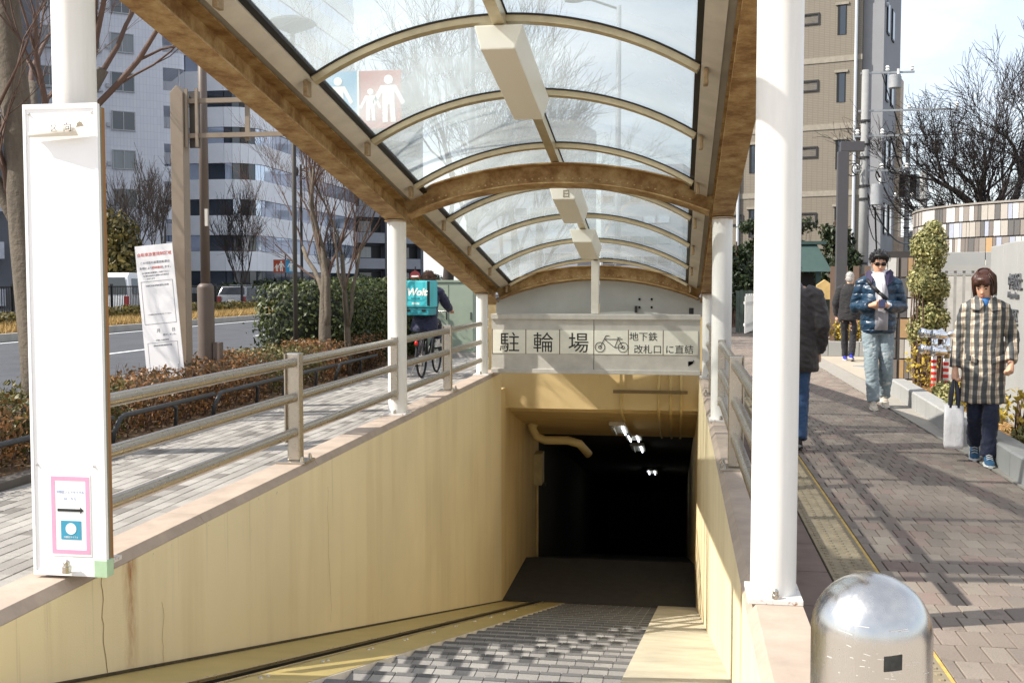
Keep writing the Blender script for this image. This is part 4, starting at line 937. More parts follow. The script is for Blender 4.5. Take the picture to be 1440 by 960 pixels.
MB().tube([(0, .05, 0), (0, .05, 2.3)], .04, 8).build('pole', dark, ne); MB().prism([(.27*math.cos(t*math.pi/10), 1.82+.27*math.sin(t*math.pi/10)) for t in range(20)], lambda a, b: (a, -.01, b), lambda a, b: (a, .01, b)).build('disc', flat('sign_red', (120, 40, 42)), ne); MB().box(-.18, .18, -.014, -.011, 1.78, 1.86).build('bar', pict, ne)
# ------------------------------------------------------------------ right side: planter kerb, planting, walls
pk_ = E('planter_kerb', 'pale concrete kerb of the planting strip beside the brick pavement', 'kerb', (0, 0, 0))
ys = 5.0
while ys < 14.85:
    y2 = min(ys+.6, 14.9); q = MB(); a, b = kp(ys), kp(y2)
    pf_ = [(0, -.05), (0, .185), (.015, .2), (.19, .2), (.19, -.05)]
    q.prism(pf_, lambda p, z: (a+p, ys+.003, z), lambda p, z: (b+p, y2-.003, z)).build('kerb_stone', lt_concrete, pk_); ys = y2
struct(MB().add([(kp(y)+.18, y, .13) for y in (5, 8.4, 9.2, 11.3, 13.4, 14.4, 14.88)]+[(7.5, 14.88, .13), (7.5, 5, .13)], [tuple(range(9))]), 'planting_strip', M('leaf_litter', (150, 118, 78), .95, var=.45, vs=40, bump=.6, bs=60, dist=.02))
lt_ = MB(); rnd = random.Random(4)
for i in range(3500):
    y = rnd.uniform(8.5, 14.8); x = kp(y)+.2+abs(rnd.gauss(0, .35)); a = rnd.uniform(0, 6.3); s = rnd.uniform(.015, .03); h = .135+rnd.random()*.02
    lt_.add([(x+s*math.cos(a), y+s*math.sin(a), h), (x-s*.5*math.sin(a), y+s*.5*math.cos(a), h+.01*rnd.random()), (x-s*math.cos(a), y-s*math.sin(a), h)], [(0, 1, 2)])
tag(lt_.build('fallen_leaves', m_leaf('fallen_leaf', (120, 84, 44), (206, 170, 110), .8)), 'fallen dry leaves on the planting strip', 'leaves', kind='stuff')
cw = E('name_wall', 'smooth pale concrete wall with raised grey lettering beside the planting strip', 'wall', (3.29, 12.1, 0), R(-96.4))
for i in range(6): MB().box(i*.75+.003, i*.75+.747, 0, .2, -.1, 1.87+.006*(i % 2)).build('wall_panel', lt_concrete, cw, bevel=.012)
lg = flat('wall_letter_grey', (86, 88, 92), .5)
for z, s, sz in ((1.43, '中野坂上', .17), (1.34, 'Nakano-sakaue', .085), (1.10, '中野区', .17), (1.02, 'Nakano City', .085)): text(s, sz, lg, cw, FRONT(1.12, -.012, z), ext=.006)
gv = shrub('topiary_shrub', 'tall variegated evergreen shrub beside the tiled gate pillar', 'shrub', (3.45, 15.7, .0), [(0.02, 0, 1.95, .24, .24, .36), (-.06, 0, 1.5, .22, .24, .32), (.1, .02, 1.42, .2, .2, .25), (.04, .02, 1.02, .22, .22, .3), (.05, 0, 2.22, .14, .14, .14), (-.12, .05, .8, .16, .18, .26), (.16, .0, .98, .14, .14, .16), (-.14, 0, 2.0, .12, .14, .2)], 15000, .032, 21, lf_gold, stem=1.8, shell=.35)
shrub('topiary_shrub', 'variegated shrub top showing over the lettered wall', 'shrub', (5.0, 15.2, .0), [(0, 0, 1.8, .3, .3, .5), (.1, 0, 1.2, .32, .3, .5), (0, .1, 2.15, .2, .2, .28)], 9000, .036, 22, lf_gold, stem=1.6, shell=.5)
for k, (x, y, h, s_) in enumerate(((3.12, 14.45, .62, 31), (3.02, 11.5, .42, 32), (2.92, 9.6, .5, 33))):
    shrub('bare_shrub', ('twiggy bare shrub by the hydrant pipes', 'thin leafy shrub behind the walking woman', 'thin reddish shrub at the foot of the lettered wall')[k], 'shrub', (x, y, .12), [(0, 0, h*.5, .22, .28, h*.5)], 240, .035, s_, lf_yel)
for k, (x, y) in enumerate(((3.1, 13.2), (3.05, 12.6), (2.98, 12.0), (3.0, 11.0), (3.2, 13.6), (2.9, 9.4))):
    shrub('ground_cover_plant', 'small yellow green ground plant on the planting strip', 'plant', (x, y, .12), [(0, 0, .08, .16, .2, .1)], 260, .03, 140+k, lf_gold, core=False, group='ground plants on the planting strip')
# hydrant inlet pipes
hy = E('fire_hydrant_inlet', 'chrome twin fire hydrant inlets on red and white banded standpipes', 'hydrant', (3.17, 14.03, .12))
chrome = m_steel('chrome', (226, 228, 230), .1, (1, 1, 1)); redp = flat('hydrant_red', (206, 44, 36), .4)
for x, y in ((0, 0), (.05, -.4)):
    sp_ = MB().tube([(x, y, 0), (x, y, .62)], .032, 12).build('standpipe', white_paint, hy, smooth=True)
    for i in range(5): MB().tube([(x, y, .06+i*.075), (x, y, .10+i*.075)], .0335, 12).build('red_band', redp, sp_)
    MB().tube([(x, y, .45), (x, y, .74)], .042, 12).build('riser', chrome, hy, smooth=True)
    for z in (.52, .72):
        hd = MB().tube([(x, y, z), (x-.06, y-.08, z+.01), (x-.16, y-.13, z+.02)], [.045, .05, .048], 12).build('inlet', chrome, hy, smooth=True)
        MB().tube([(x-.16, y-.13, z+.02), (x-.19, y-.145, z+.025)], .06, 12).build('cap', chrome, hd, smooth=True)
        MB().tube([(x, y, z), (x+.1, y-.02, z+.05)], .035, 10).build('outlet', chrome, hy, smooth=True)
# tiled gate pillar
tcs = [lin(196, 193, 187), lin(136, 127, 119), lin(116, 108, 102), lin(168, 138, 100), lin(166, 159, 150), lin(94, 91, 89), lin(158, 162, 174)]
tms = [M('facing_tile_%d' % i, tuple(int(255*(c**(1/2.2))) for c in v), .5, var=.07, vs=12, bump=.05) for i, v in enumerate(tcs)]
pil = E('gate_pillar', 'square pillar faced with mixed colour upright tiles in dark frames', 'pillar', (3.3, 17.0, 0), R(-8))
MB().box(-.3, .34, .0, .4, 0, 1.96).build('core', M('pillar_dark', (58, 54, 52), .7), pil)
tile_me = {}
def tile(par, wd, hh, mat, m):
    key = (round(wd, 2), hh, mat.name)
    if key not in tile_me: tile_me[key] = MB().box(-key[0]/2, key[0]/2, -.012, 0, -hh/2, hh/2).mesh('tile', mat)
    o = link('tile', tile_me[key], par); o.matrix_local = m; return o
rnd = random.Random(12)
for r_ in range(6):
    for half in (0, 1):
        x = -.29+half*.32; xe = x+.295
        while x < xe-.03:
            wd = rnd.choice((.07, .1, .13)); wd = min(wd, round(xe-x, 2))
            tile(pil, wd-.008, .285, tms[rnd.choice((0, 0, 0, 1, 1, 2, 3, 4, 5, 5))], Matrix.Translation((x+wd/2, -.001, .17+r_*.31))); x += wd
# curved tiled drum wall
dr = E('curved_wall', 'curved wall band of upright multicolour tiles in three rows', 'wall', (8.35, 22.6, 0))
RD = 3.62; n = 60
def ringwall(name, r_, z0, z1, mat, a0=R(150), a1=R(310)):
    vs = []; fs = []
    for i in range(n+1):
        a = a0+(a1-a0)*i/n
        for rr in (r_, r_-.25): vs += [(rr*math.cos(a), rr*math.sin(a), z0), (rr*math.cos(a), rr*math.sin(a), z1)]
    for i in range(n):
        q = 4*i; w_ = q+4; fs += [(q, w_, w_+1, q+1), (q+2, q+3, w_+3, w_+2), (q+1, w_+1, w_+3, q+3), (q, q+2, w_+2, w_)]
    fs += [(0, 1, 3, 2), (4*n, 4*n+2, 4*n+3, 4*n+1)]
    return MB().add(vs, fs).build(name, mat, dr, auto=30)
ringwall('backing', RD-.014, 2.02, 2.905, M('drum_dark', (84, 80, 78), .7)); ringwall('cap', RD+.03, 2.906, 2.94, M('drum_cap', (140, 134, 126), .6)); ringwall('soffit', RD-.12, 1.9, 2.018, dark)
ringwall('base_wall', RD-.1, 0, 1.899, M('drum_base', (206, 202, 192), .75, var=.06))
cnt = 0
for r_ in range(3):
    a = R(163)
    while a < R(262) and cnt < 300:
        wd = rnd.choice((.07, .09, .11, .14)); da = wd/RD
        mid = a+da/2; m = Matrix.Translation((RD*math.cos(mid), RD*math.sin(mid), 2.165+r_*.293)) @ Matrix.Rotation(mid+math.pi/2, 4, 'Z')
        tile(dr, wd-.008, .265, tms[rnd.choice((0, 0, 0, 0, 1, 1, 1, 2, 2, 3, 4, 4, 5, 5, 5, 5, 6, 6))], m); a += da; cnt += 1
# slatted fence between pillar and lettered wall
sf = E('bar_fence', 'grey metal bar fence under a block wall behind the shrub', 'fence', (3.78, 16.7, 0), R(-14))
for i in range(16): MB().box(-.1+i*.12-.02, -.1+i*.12+.02, 0, .03, .1, 1.66).build('bar', M('fence_grey', (146, 144, 140), .5), sf)
MB().box(-.2, 1.9, -.02, .05, 1.661, 1.74).build('top_rail', lt_concrete, sf); MB().box(-.2, 1.9, -.01, .04, .04, .099).build('bottom_rail', lt_concrete, sf)
bwl = E('block_wall', 'pale block wall above the bar fence', 'wall', (4.75, 18.2, 0), R(-14))
for i in range(4): MB().box(-.6+i*.72, .11+i*.72, 0, .2, 1.62, 1.98).build('block', lt_concrete, bwl, bevel=.008)
MB().box(-.6, 2.28, .02, .18, -.05, 1.615).build('wall_face', M('inner_wall', (176, 172, 164), .8), bwl)
dpst = E('dark_panel', 'narrow black upright panel beside the tiled pillar', 'panel', (3.68, 16.95, 0)); MB().box(-.05, .07, 0, .05, 0, 1.5).build('panel', black, dpst); MB().box(-.06, .08, -.01, .06, 0, .03).build('foot', dark, dpst)
# flag-like red and blue sign at the right edge
fg = E('round_sign', 'red rimmed blue round sign above the lettered wall', 'sign', (4.05, 12.2, 0))
MB().tube([(.1, .05, 0), (.1, .05, 2.9)], .03, 8).build('pole', steel, fg)
MB().prism([(.3+.42*math.cos(t*math.pi/16), 2.35+.42*math.sin(t*math.pi/16)) for t in range(32)], lambda a, b: (a, .01, b), lambda a, b: (a, .03, b)).build('red_rim', flat('rim_red', (206, 60, 84)), fg)
MB().prism([(.3+.34*math.cos(t*math.pi/16), 2.35+.34*math.sin(t*math.pi/16)) for t in range(32)], lambda a, b: (a, .004, b), lambda a, b: (a, .009, b)).build('disc', flat('disc_blue', (40, 104, 186)), fg)
# far planting bed, fence, kiosk, evergreens
fk = E('bed_kerb', 'white kerb of the far yellow shrub bed', 'kerb', (3.5, 22.3, 0), R(-4))
for i in range(7): MB().box(-1.1+i*.6, -.508+i*.6, 0, .16, 0, .3).build('kerb_stone', lt_concrete, fk, bevel=.01)
for k in range(4): shrub('yellow_shrub', 'yellow leaved shrub in the far white kerbed bed', 'shrub', (2.75+k*.75, 22.95, .2), [(0, 0, .28, .42, .3, .3), (.15, .1, .42, .25, .25, .24)], 1500, .04, 160+k, lf_yel, group='yellow shrubs in the far bed', shell=.4)
lpd = E('lamp_column', 'dark square steel lamp column with a short bent head', 'lamp post', (3.36, 23.3, 0))
MB().box(-.11, .11, -.1, .1, 0, 4.22).build('column', M('charcoal_paint', (74, 72, 74), .5, var=.06), lpd, bevel=.008); MB().box(-.06, .42, -.1, .1, 4.221, 4.42).build('head', MATS['charcoal_paint'], lpd, bevel=.008)
bg_ = E('slat_gate', 'brown upright slat gate behind the lamp column', 'gate', (3.52, 24.2, 0), R(-5))
for i in range(9): MB().box(-.25+i*.24, -.13+i*.24, 0, .06, .1, 1.85).build('slat', M('gate_brown', (112, 92, 78), .6, var=.12), bg_)
for z in (.3, 1.6): MB().box(-.28, 1.95, .061, .1, z, z+.08).build('rail', MATS['gate_brown'], bg_)
dfn = E('board_fence', 'dark green upright board fence below the clipped pines', 'fence', (2.6, 33, 0))
for i in range(42): MB().box(-.9+i*.12, -.9+i*.12+.11, 0, .03, 0, 1.25+.02*(i % 2)).build('board', M('fence_dark_green', (56, 66, 60), .75, var=.2), dfn)
kio = E('roadside_shrine', 'small kiosk with a green copper roof among the pines', 'kiosk', (3.35, 36.5, 0))
cop = M('green_copper', (58, 78, 74), .6, var=.12)
MB().add([(-.5, -1, 1.85), (1.5, -1, 1.85), (1.5, 1, 1.85), (-.5, 1, 1.85), (-.1, -.2, 2.75), (1.1, -.2, 2.75), (1.1, .2, 2.75), (-.1, .2, 2.75)], [(0, 3, 2, 1), (4, 5, 6, 7), (0, 1, 5, 4), (1, 2, 6, 5), (2, 3, 7, 6), (3, 0, 4, 7)]).build('roof', cop, kio)
MB().box(-.4, 1.4, -.3, .3, 2.75, 2.85).build('ridge', cop, kio)
for x in (-.1, 1.1): MB().box(x-.08, x+.08, -.8, -.64, 0, 1.86).build('pillar', cop, kio)
MB().box(-.1, 1.1, .5, .6, 0, 1.8).build('back_wall', dark, kio)
lan = E('wooden_lantern', 'small tan wooden box lantern on the dark fence', 'lantern', (4.25, 32.6, 0))
MB().prism([(-.22, 1.0), (.22, 1.0), (.22, 1.42), (0, 1.58), (-.22, 1.42)], lambda a, b: (a, 0, b), lambda a, b: (a, .3, b)).build('box', M('tan_wood', (190, 160, 104), .7), lan); MB().box(-.05, .05, .1, .2, 0, 1.0).build('post', dark, lan)
for k, (x, y, h, r_, s_) in enumerate(((1.9, 37, 3.2, .9, 201), (4.4, 41, 3.9, 1.4, 202), (5.4, 39, 4.1, .9, 203), (5.3, 35.5, 2.6, .6, 204), (3.0, 44, 4.0, 1.4, 205))):
    rnd = random.Random(s_); bl_ = []
    for i in range(9):
        a = rnd.uniform(0, 6.3); q = rnd.uniform(.2, 1)*r_; z = h*rnd.uniform(.35, .95); bl_.append((q*math.cos(a)*(1.2-z/h), q*math.sin(a)*(1.2-z/h), z, r_*.5, r_*.5, .32))
    bl_.append((0, 0, h*.45, r_*.8, r_*.8, h*.3)); shrub('clipped_pine', ('dark clipped pine beyond the white picket barrier', 'broad dark pine behind the kiosk roof', 'tall dark pine beside the lamp column', 'small dark pine right of the kiosk', 'dark pine furthest back before the tan tower')[k], 'tree', (x, y, 0), bl_, 3800, .1, s_, lf_dark, stem=h*.9, group='clipped pines before the tan building', shell=.4)
wfn = E('white_fence', 'white picket barrier panels at the far end of the pavement', 'fence', (1.8, 30, 0), R(80))
for i in range(12): MB().box(i*.22, i*.22+.17, 0, .02, .1, 1.12+.06*(i % 2)).build('picket', white_paint, wfn)
for z in (.3, .9): MB().box(0, 2.6, .021, .05, z, z+.07).build('rail', white_paint, wfn)
# ------------------------------------------------------------------ tan tower block
tb = NM('tan_wall_tile')
br = tb.n('ShaderNodeTexBrick'); br.inputs['Color1'].default_value = (*lin(130, 121, 106), 1); br.inputs['Color2'].default_value = (*lin(126, 117, 103), 1); br.inputs['Mortar'].default_value = (*lin(114, 105, 91), 1)
br.inputs['Scale'].default_value = 1; br.inputs['Mortar Size'].default_value = .014; br.inputs['Brick Width'].default_value = .24; br.inputs['Row Height'].default_value = .08; br.offset = 0
mpn = tb.n('ShaderNodeMapping'); mpn.inputs['Rotation'].default_value = (R(90), 0, 0); tcn = tb.n('ShaderNodeTexCoord'); tb.l(tcn.outputs['Object'], mpn.inputs[0]); tb.l(mpn.outputs[0], br.inputs[0]); tb.set(Base_Color=br.outputs[0], Roughness=.65); tb = tb.m
shade_side = M('shade_grey_side', (138, 138, 140), .8, var=.07, vs=.8)  # grey colour paints the shade on the tower's side face
tw = E('tan_tower', 'tall tan tiled apartment tower with slit windows and a side coloured shade grey', 'building', (8.1, 50.9, 0), R(-18))
MB().box(-7.4, 0, .0, 9, -.2, 34).build('front_wall', tb, tw)
MB().box(.002, .9, .3, 6.0, -.2, 34).build('side_wall', shade_side, tw)
MB().box(.901, 1.1, 4.7, 5.9, -.2, 11.5).build('side_pier', M('pier_beige', (186, 168, 146), .8), tw)
bandm = M('pale_band', (146, 138, 124), .7)
for f_i in range(11):
    z = .9+f_i*3.05
    MB().box(-7.42, .02, -.03, -.002, z+1.55, z+1.8).build('floor_band', bandm, tw)
    for x in (-2.75, -6.2):
        q = window(tw, x, z+.55, 1.55, .38, win_sky, dark, sill=False, mull=1)
    for x in (-.9, -4.9):
        q = MB().box(x-.2, x+.2, -.012, -.002, z-.3, z+1.05).build('slit_window', black, tw); MB().box(x-.08, x+.16, -.018, -.0125, z-.3, z+1.0).build('pane', win_dark, q); MB().box(x-.3, x+.3, -.06, -.013, z+1.051, z+1.16).build('head_band', bandm, q)
    for y0 in (1.0, 2.6):
        q = MB().box(.901, .96, y0, y0+.75, z-.2, z+1.25).build('side_window', black, tw); MB().box(.961, .97, y0+.08, y0+.67, z-.12, z+1.17).build('pane', win_dark, q)
    MB().ball((.95, .65, z+1.0), .12, 8, 5).build('vent', wfr, tw)
    if f_i < 3: 
        b_ = MB().box(1.11, 1.9, 4.9, 6.4, z-1.3, z-.2).build('side_balcony', M('balcony_beige', (190, 172, 154), .7) if f_i % 2 else black, tw)
for x in (-.25, -5.6): MB().tube([(x, -.1, 0), (x, -.1, 34)], .07, 8).build('downpipe', flat('pipe_pale', (196, 200, 204)), tw)
# ------------------------------------------------------------------ utility poles and wires
pm = M('pole_concrete', (142, 142, 140), .8, var=.1)
def upole(label, loc, h, r_, xarms, trafo):
    e = E('utility_pole', label, 'utility pole', loc)
    MB().tube([(0, 0, 0), (0, 0, h)], [r_, r_*.75], 14).build('pole', pm, e, smooth=True)
    for z, l0, l1 in xarms:
        a = MB().box(l0, l1, -.03, .03, z-.03, z+.03).build('crossarm', M('galv', (156, 160, 162), .5, metal=.3), e)
        for x in (l0+.08, (l0+l1)/2, l1-.08):
            if abs(x) > .15: MB().lathe([(.04, .05), (.07, .09), (.04, .13), (.07, .17), (.03, .22)], 8, (x, 0, z)).build('insulator', flat('porcelain', (226, 226, 222)), a)
    for x, z, rr, hh in trafo:
        t_ = MB().tube([(x, -.05, z), (x, -.05, z+hh)], rr, 16).build('transformer', M('trafo_grey', (150, 152, 154), .5), e, auto=40); MB().tube([(x, -.05, z+hh), (x, -.05, z+hh+.06)], rr*.9, 16).build('lid', MATS['trafo_grey'], t_)
        MB().tube([(x+rr*.5, -.05, z+hh), (x+rr*.5, -.05, z+hh+.25)], .04, 6).build('bushing', flat('porcelain', (226, 226, 222)), t_)
    for z in (h*.25, h*.5, h*.55, h*.66, h*.71, h*.8): MB().tube([(0, 0, z), (0, 0, z+.07)], r_*1.12, 14).build('band', dark, e)
    return e
upole('near utility pole with a round transformer before the tan tower', (5.85, 36.0, 0), 8.3, .15, ((8.2, -.15, 1.5), (7.0, -.2, 2.9), (6.2, -.3, 1.4), (5.1, -.3, 1.4)), ((.4, 4.0, .21, .6), (.9, 7.7, .2, .35)))
upole('far utility pole with a box transformer beside the bare cherry', (10.4, 52.0, 0), 8.0, .13, ((8.3, -.2, 2.4), (6.9, -.2, 2.6), (5.0, -.3, 1.6)), ((.4, 3.0, .3, .8), (1.2, 7.5, .28, .5)))
upole('short thick grey pole beside the far utility pole', (9.95, 46.5, 0), 6.1, .2, ((5.0, -1.2, .3),), ())
def wire(label, a, b, sag, r_=.018):
    a, b = Vector(a), Vector(b); pts = [a.lerp(b, t/14)-Vector((0, 0, sag*4*(t/14)*(1-t/14))) for t in range(15)]
    o = MB().tube(pts, r_, 5).build('overhead_cable', black); tag(o, label, 'cable', 'cables slung between the utility poles')
for k, (dx, z) in enumerate(((.6, 8.2), (1.0, 7.0), (2.7, 7.2), (.9, 6.2), (.5, 5.1), (.2, 4.4))): wire('thin black cable slung between the two utility poles', (5.75+dx, 36, z), (11+dx*.7-.2, 52, z*.95-.5*(k % 2)), .9, .016+.012*(k > 2))
wire('loose black cable drooping from the transformer to the tower corner', (6.2, 35.9, 3.9), (9.0, 50.5, 2.4), 1.0, .03); tag(bpy.context.scene.objects[-1]) if False else None
for k in range(3): wire('thin black cable slung between the two utility poles', (5.75, 36, 6.1-k*.5), (8.9, 51, 5.4-k*1.0), .6, .02)
# coiled cable clutter on the near pole
cl_ = MB(); rnd = random.Random(77)
for i in range(9):
    c = Vector((5.75+rnd.uniform(-.5, 1.3), 35.8, rnd.choice((6.1, 5.9, 5.0, 5.2))+rnd.uniform(-.1, .1))); r_ = rnd.uniform(.1, .25)
    cl_.tube([c+Vector((r_*math.cos(t), rnd.uniform(-.03, .03), r_*math.sin(t)*1.2)) for t in [k*.55 for k in range(12)]], .018, 4)
tag(cl_.build('cable_coil', black), 'black cable coils bundled on the near utility pole', 'cable')
tree('dark gnarled pruned cherry tree above the curved tiled wall', (10.0, 37.0, 0), 9.8, .36, 12, .36, .66, 6, mats=(bark_c, bark_c), kids=(3, 4), stems=3, up=.14, minr=.008, ratio=(.62, .78), rf=(.5, .74), name='cherry_tree')
# ------------------------------------------------------------------ vehicles on the far carriageway
def vehicle(name, label, loc, rz, L_, W_, prof, roofw, paint, wins, group=None):
    """prof: side outline (x along length, z); body narrows to roofw of its width above the belt line."""
    e = E(name, label, 'van' if 'van' in name else 'car', loc, rz, group); belt = wins['belt']; top = max(p[1] for p in prof)
    n = len(prof); hw = W_/2
    wz = lambda z: hw if z <= belt else hw*(1-(1-roofw)*(z-belt)/(top-belt))
    mb = MB(); mb.add([(x, -wz(z), z) for x, z in prof]+[(x, wz(z), z) for x, z in prof], [tuple(range(n)), tuple(range(2*n-1, n-1, -1))]+[(i, n+i, n+(i+1) % n, (i+1) % n) for i in range(n)])
    mb.build('body', paint, e, bevel=.04, auto=35)
    gl = win_dark
    for s in (-1, 1):
        for (x0, x1, x2, x3) in wins['side']:
            z0, z1 = belt+.04, wins['top']; MB().add([(x0, s*(wz(z0)+.012), z0), (x1, s*(wz(z0)+.012), z0), (x2, s*(wz(z1)+.012), z1), (x3, s*(wz(z1)+.012), z1)], [(0, 1, 2, 3)]).build('side_window', gl, e)
        for x in wins['doors']: MB().box(x-.008, x+.008, s*(hw+.003)-.004, s*(hw+.003)+.004, .4, belt).build('door_seam', dark, e)
        MB().box(L_/2-.12, L_/2+.01, s*hw*.72-.16, s*hw*.72+.16, belt-.32, belt-.12).build('headlight', flat('lamp_clear', (214, 218, 222), .15), e)
        MB().box(-L_/2-.012, -L_/2+.1, s*hw*.84-.1, s*hw*.84+.1, belt-.42, belt-.05).build('tail_light', flat('tail_red', (150, 26, 24), .25), e)
        MB().box(wins['mir'], wins['mir']+.12, s*(hw+.02)-.02+s*.1, s*(hw+.02)+.02+s*.1, belt, belt+.2).build('mirror', paint, e)
        for x in (-L_*.31, L_*.31):
            wh = MB().tube([(x, s*(hw-.2), .32), (x, s*(hw+.012), .32)], .32, 20).build('wheel', flat('tyre', (24, 24, 25), .8), e, auto=40); MB().tube([(x, s*(hw+.0125), .32), (x, s*(hw+.02), .32)], .2, 16).build('rim', flat('rim_grey', (168, 170, 172), .35), wh)
    for x0, z0, x1, z1 in wins['ends']:
        a, b = wz(z0)*.88, wz(z1)*.86; d = .015 if x0 > 0 else -.015
        MB().add([(x0+d, -a, z0), (x0+d, a, z0), (x1+d, b, z1), (x1+d, -b, z1)], [(0, 1, 2, 3)]).build('windscreen' if x0 > 0 else 'rear_window', gl, e)
    MB().box(-L_/2-.03, -L_/2+.02, -hw*.9, hw*.9, .3, .5).build('bumper', paint, e, bevel=.02)
    MB().box(-L_/2-.035, -L_/2-.031, -.17, .17, .55, .72).build('number_plate', flat('plate', (226, 226, 220)), e)
    return e
cw_ = M('car_white', (228, 230, 232), .22, var=.02, bump=0); cs_ = M('car_silver', (182, 186, 192), .22, metal=.4, var=.03, bump=0)
vp = [(-2.4, .3), (2.4, .3), (2.42, .85), (2.2, 1.12), (1.55, 1.95), (1.3, 2.02), (-2.2, 2.04), (-2.36, 1.9), (-2.42, .9)]
vw = dict(belt=1.12, top=1.8, side=((-2.15, -.75, -.75, -2.1), (-.62, .75, .75, -.62), (.9, 1.95, 1.5, .9)), doors=(-.68, .82), mir=1.75, ends=((2.2, 1.14, 1.6, 1.88), (-2.41, 1.14, -2.385, 1.85)))
cp = [(-2.15, .28), (2.15, .28), (2.18, .62), (2.05, .78), (1.1, .96), (.45, 1.42), (-.9, 1.5), (-1.85, 1.42), (-2.12, .95), (-2.18, .6)]
cwn = dict(belt=.93, top=1.36, side=((-1.85, -.75, -.75, -1.65), (-.68, .95, .4, -.68)), doors=(-.72, .72), mir=.8, ends=((1.08, .98, .52, 1.38), (-2.1, .98, -1.9, 1.38)))
kp_ = [(-1.7, .28), (1.65, .28), (1.7, .8), (1.5, 1.0), (1.05, 1.62), (.8, 1.7), (-1.5, 1.7), (-1.68, 1.5), (-1.72, .8)]
kw = dict(belt=1.0, top=1.55, side=((-1.5, -.5, -.5, -1.45), (-.42, 1.35, .95, -.42)), doors=(-.46, .6), mir=1.1, ends=((1.48, 1.04, 1.12, 1.56), (-1.71, 1.0, -1.67, 1.52)))
vehicle('passenger_van', 'white passenger van behind the median fence', (-23.4, 43.6, -.13), R(90), 4.84, 1.9, vp, .86, cw_, vw)
vehicle('parked_car', 'white hatchback behind the median fence near the office block', (-24.3, 67.5, -.13), R(90), 4.36, 1.7, cp, .8, cw_, cwn)
vehicle('parked_car', 'silver car partly behind the brown lamp post', (-24.2, 57.5, -.13), R(90), 4.36, 1.7, cp, .8, cs_, cwn)
vehicle('parked_car', 'white boxy small car beyond the clipped hedge', (-18.6, 93, -.13), R(95), 3.42, 1.5, kp_, .86, cw_, kw)
# ------------------------------------------------------------------ people
skin_m = M('skin', (206, 160, 132), .5, var=.06, vs=20, bump=.05)
def lerp(a, b, t): return tuple(x+(y-x)*t for x, y in zip(a, b))
def head_mb(mb, c, H, yaw, pitch):
    """egg shaped head with jaw, nose, brow and ears; faces -Y before turning."""
    h = MB(); s = H/.23
    h.loft([(0, -.018*s, -.115*s, .022*s, .02*s), (0, -.02*s, -.108*s, .042*s, .046*s), (0, -.012*s, -.085*s, .058*s, .068*s), (0, -.004*s, -.045*s, .069*s, .084*s), (0, 0, 0, .074*s, .093*s), (0, .004*s, .045*s, .074*s, .094*s), (0, .006*s, .08*s, .062*s, .08*s), (0, .006*s, .105*s, .038*s, .05*s), (0, .006*s, .114*s, .012*s, .016*s)], 20)
    h.loft([(0, -.088*s, -.04*s, .016*s, .02*s), (0, -.094*s, -.032*s, .014*s, .018*s), (0, -.088*s, -.01*s, .009*s, .013*s), (0, -.082*s, .012*s, .007*s, .01*s)], 8)
    h.ball((0, -.075*s, -.062*s), (.024*s, .014*s, .009*s), 8, 5)
    for q in (-1, 1): h.ball((q*.076*s, .006*s, -.012*s), (.008*s, .018*s, .03*s), 8, 6)
    m = Matrix.Translation(c) @ Matrix.Rotation(yaw, 4, 'Z') @ Matrix.Rotation(pitch, 4, 'X'); h.xf(m); mb.add(h.v, h.f); return m, s
def hand_mb(mb, wr, d, nrm, sd, curl, k=1.):
    """palm, four unequal bent fingers and a side thumb; d points to the finger tips, nrm out of the back of the hand."""
    d = Vector(d).normalized(); nrm = Vector(nrm); nrm = (nrm-d*nrm.dot(d)).normalized(); sdv = d.cross(nrm)*sd; wr = Vector(wr)
    p = lambda a, b, c: wr+d*a*k+sdv*b*k+nrm*c*k
    mb.tube([p(-.02, 0, 0), p(.02, 0, 0), p(.05, 0, 0), p(.082, 0, 0)], [.022*k, .03*k, .034*k, .032*k], 10)
    mb.tube([p(.03, -.022, 0), p(.08, -.03, 0)], [.014*k, .013*k], 8); mb.tube([p(.03, .022, 0), p(.08, .03, 0)], [.014*k, .013*k], 8)
    for i, (b, ln) in enumerate(((-.031, .062), (-.0105, .074), (.0105, .07), (.031, .056))):
        pts = [p(.07, b, 0)]; dd = d.copy(); ax = sdv; q = pts[0]
        for j in range(3):
            dd = dd.copy(); dd.rotate(Matrix.Rotation(curl*(.75, 1., .8)[j]*sd*-1 if False else 0, 3, ax))
            t = curl*(.6+j*.95); v = d*math.cos(t)-nrm*math.sin(t); q = q+v*(ln*k*(.42, .33, .27)[j]); pts.append(q)
        mb.tube(pts, [.0098*k, .0095*k, .009*k, .0075*k], 8)
    pts = [p(.012, -.026, -.005), p(.035, -.048, -.012), p(.058, -.052, -.026), p(.076, -.045, -.036)]
    mb.tube(pts, [.014*k, .0125*k, .011*k, .009*k], 8)
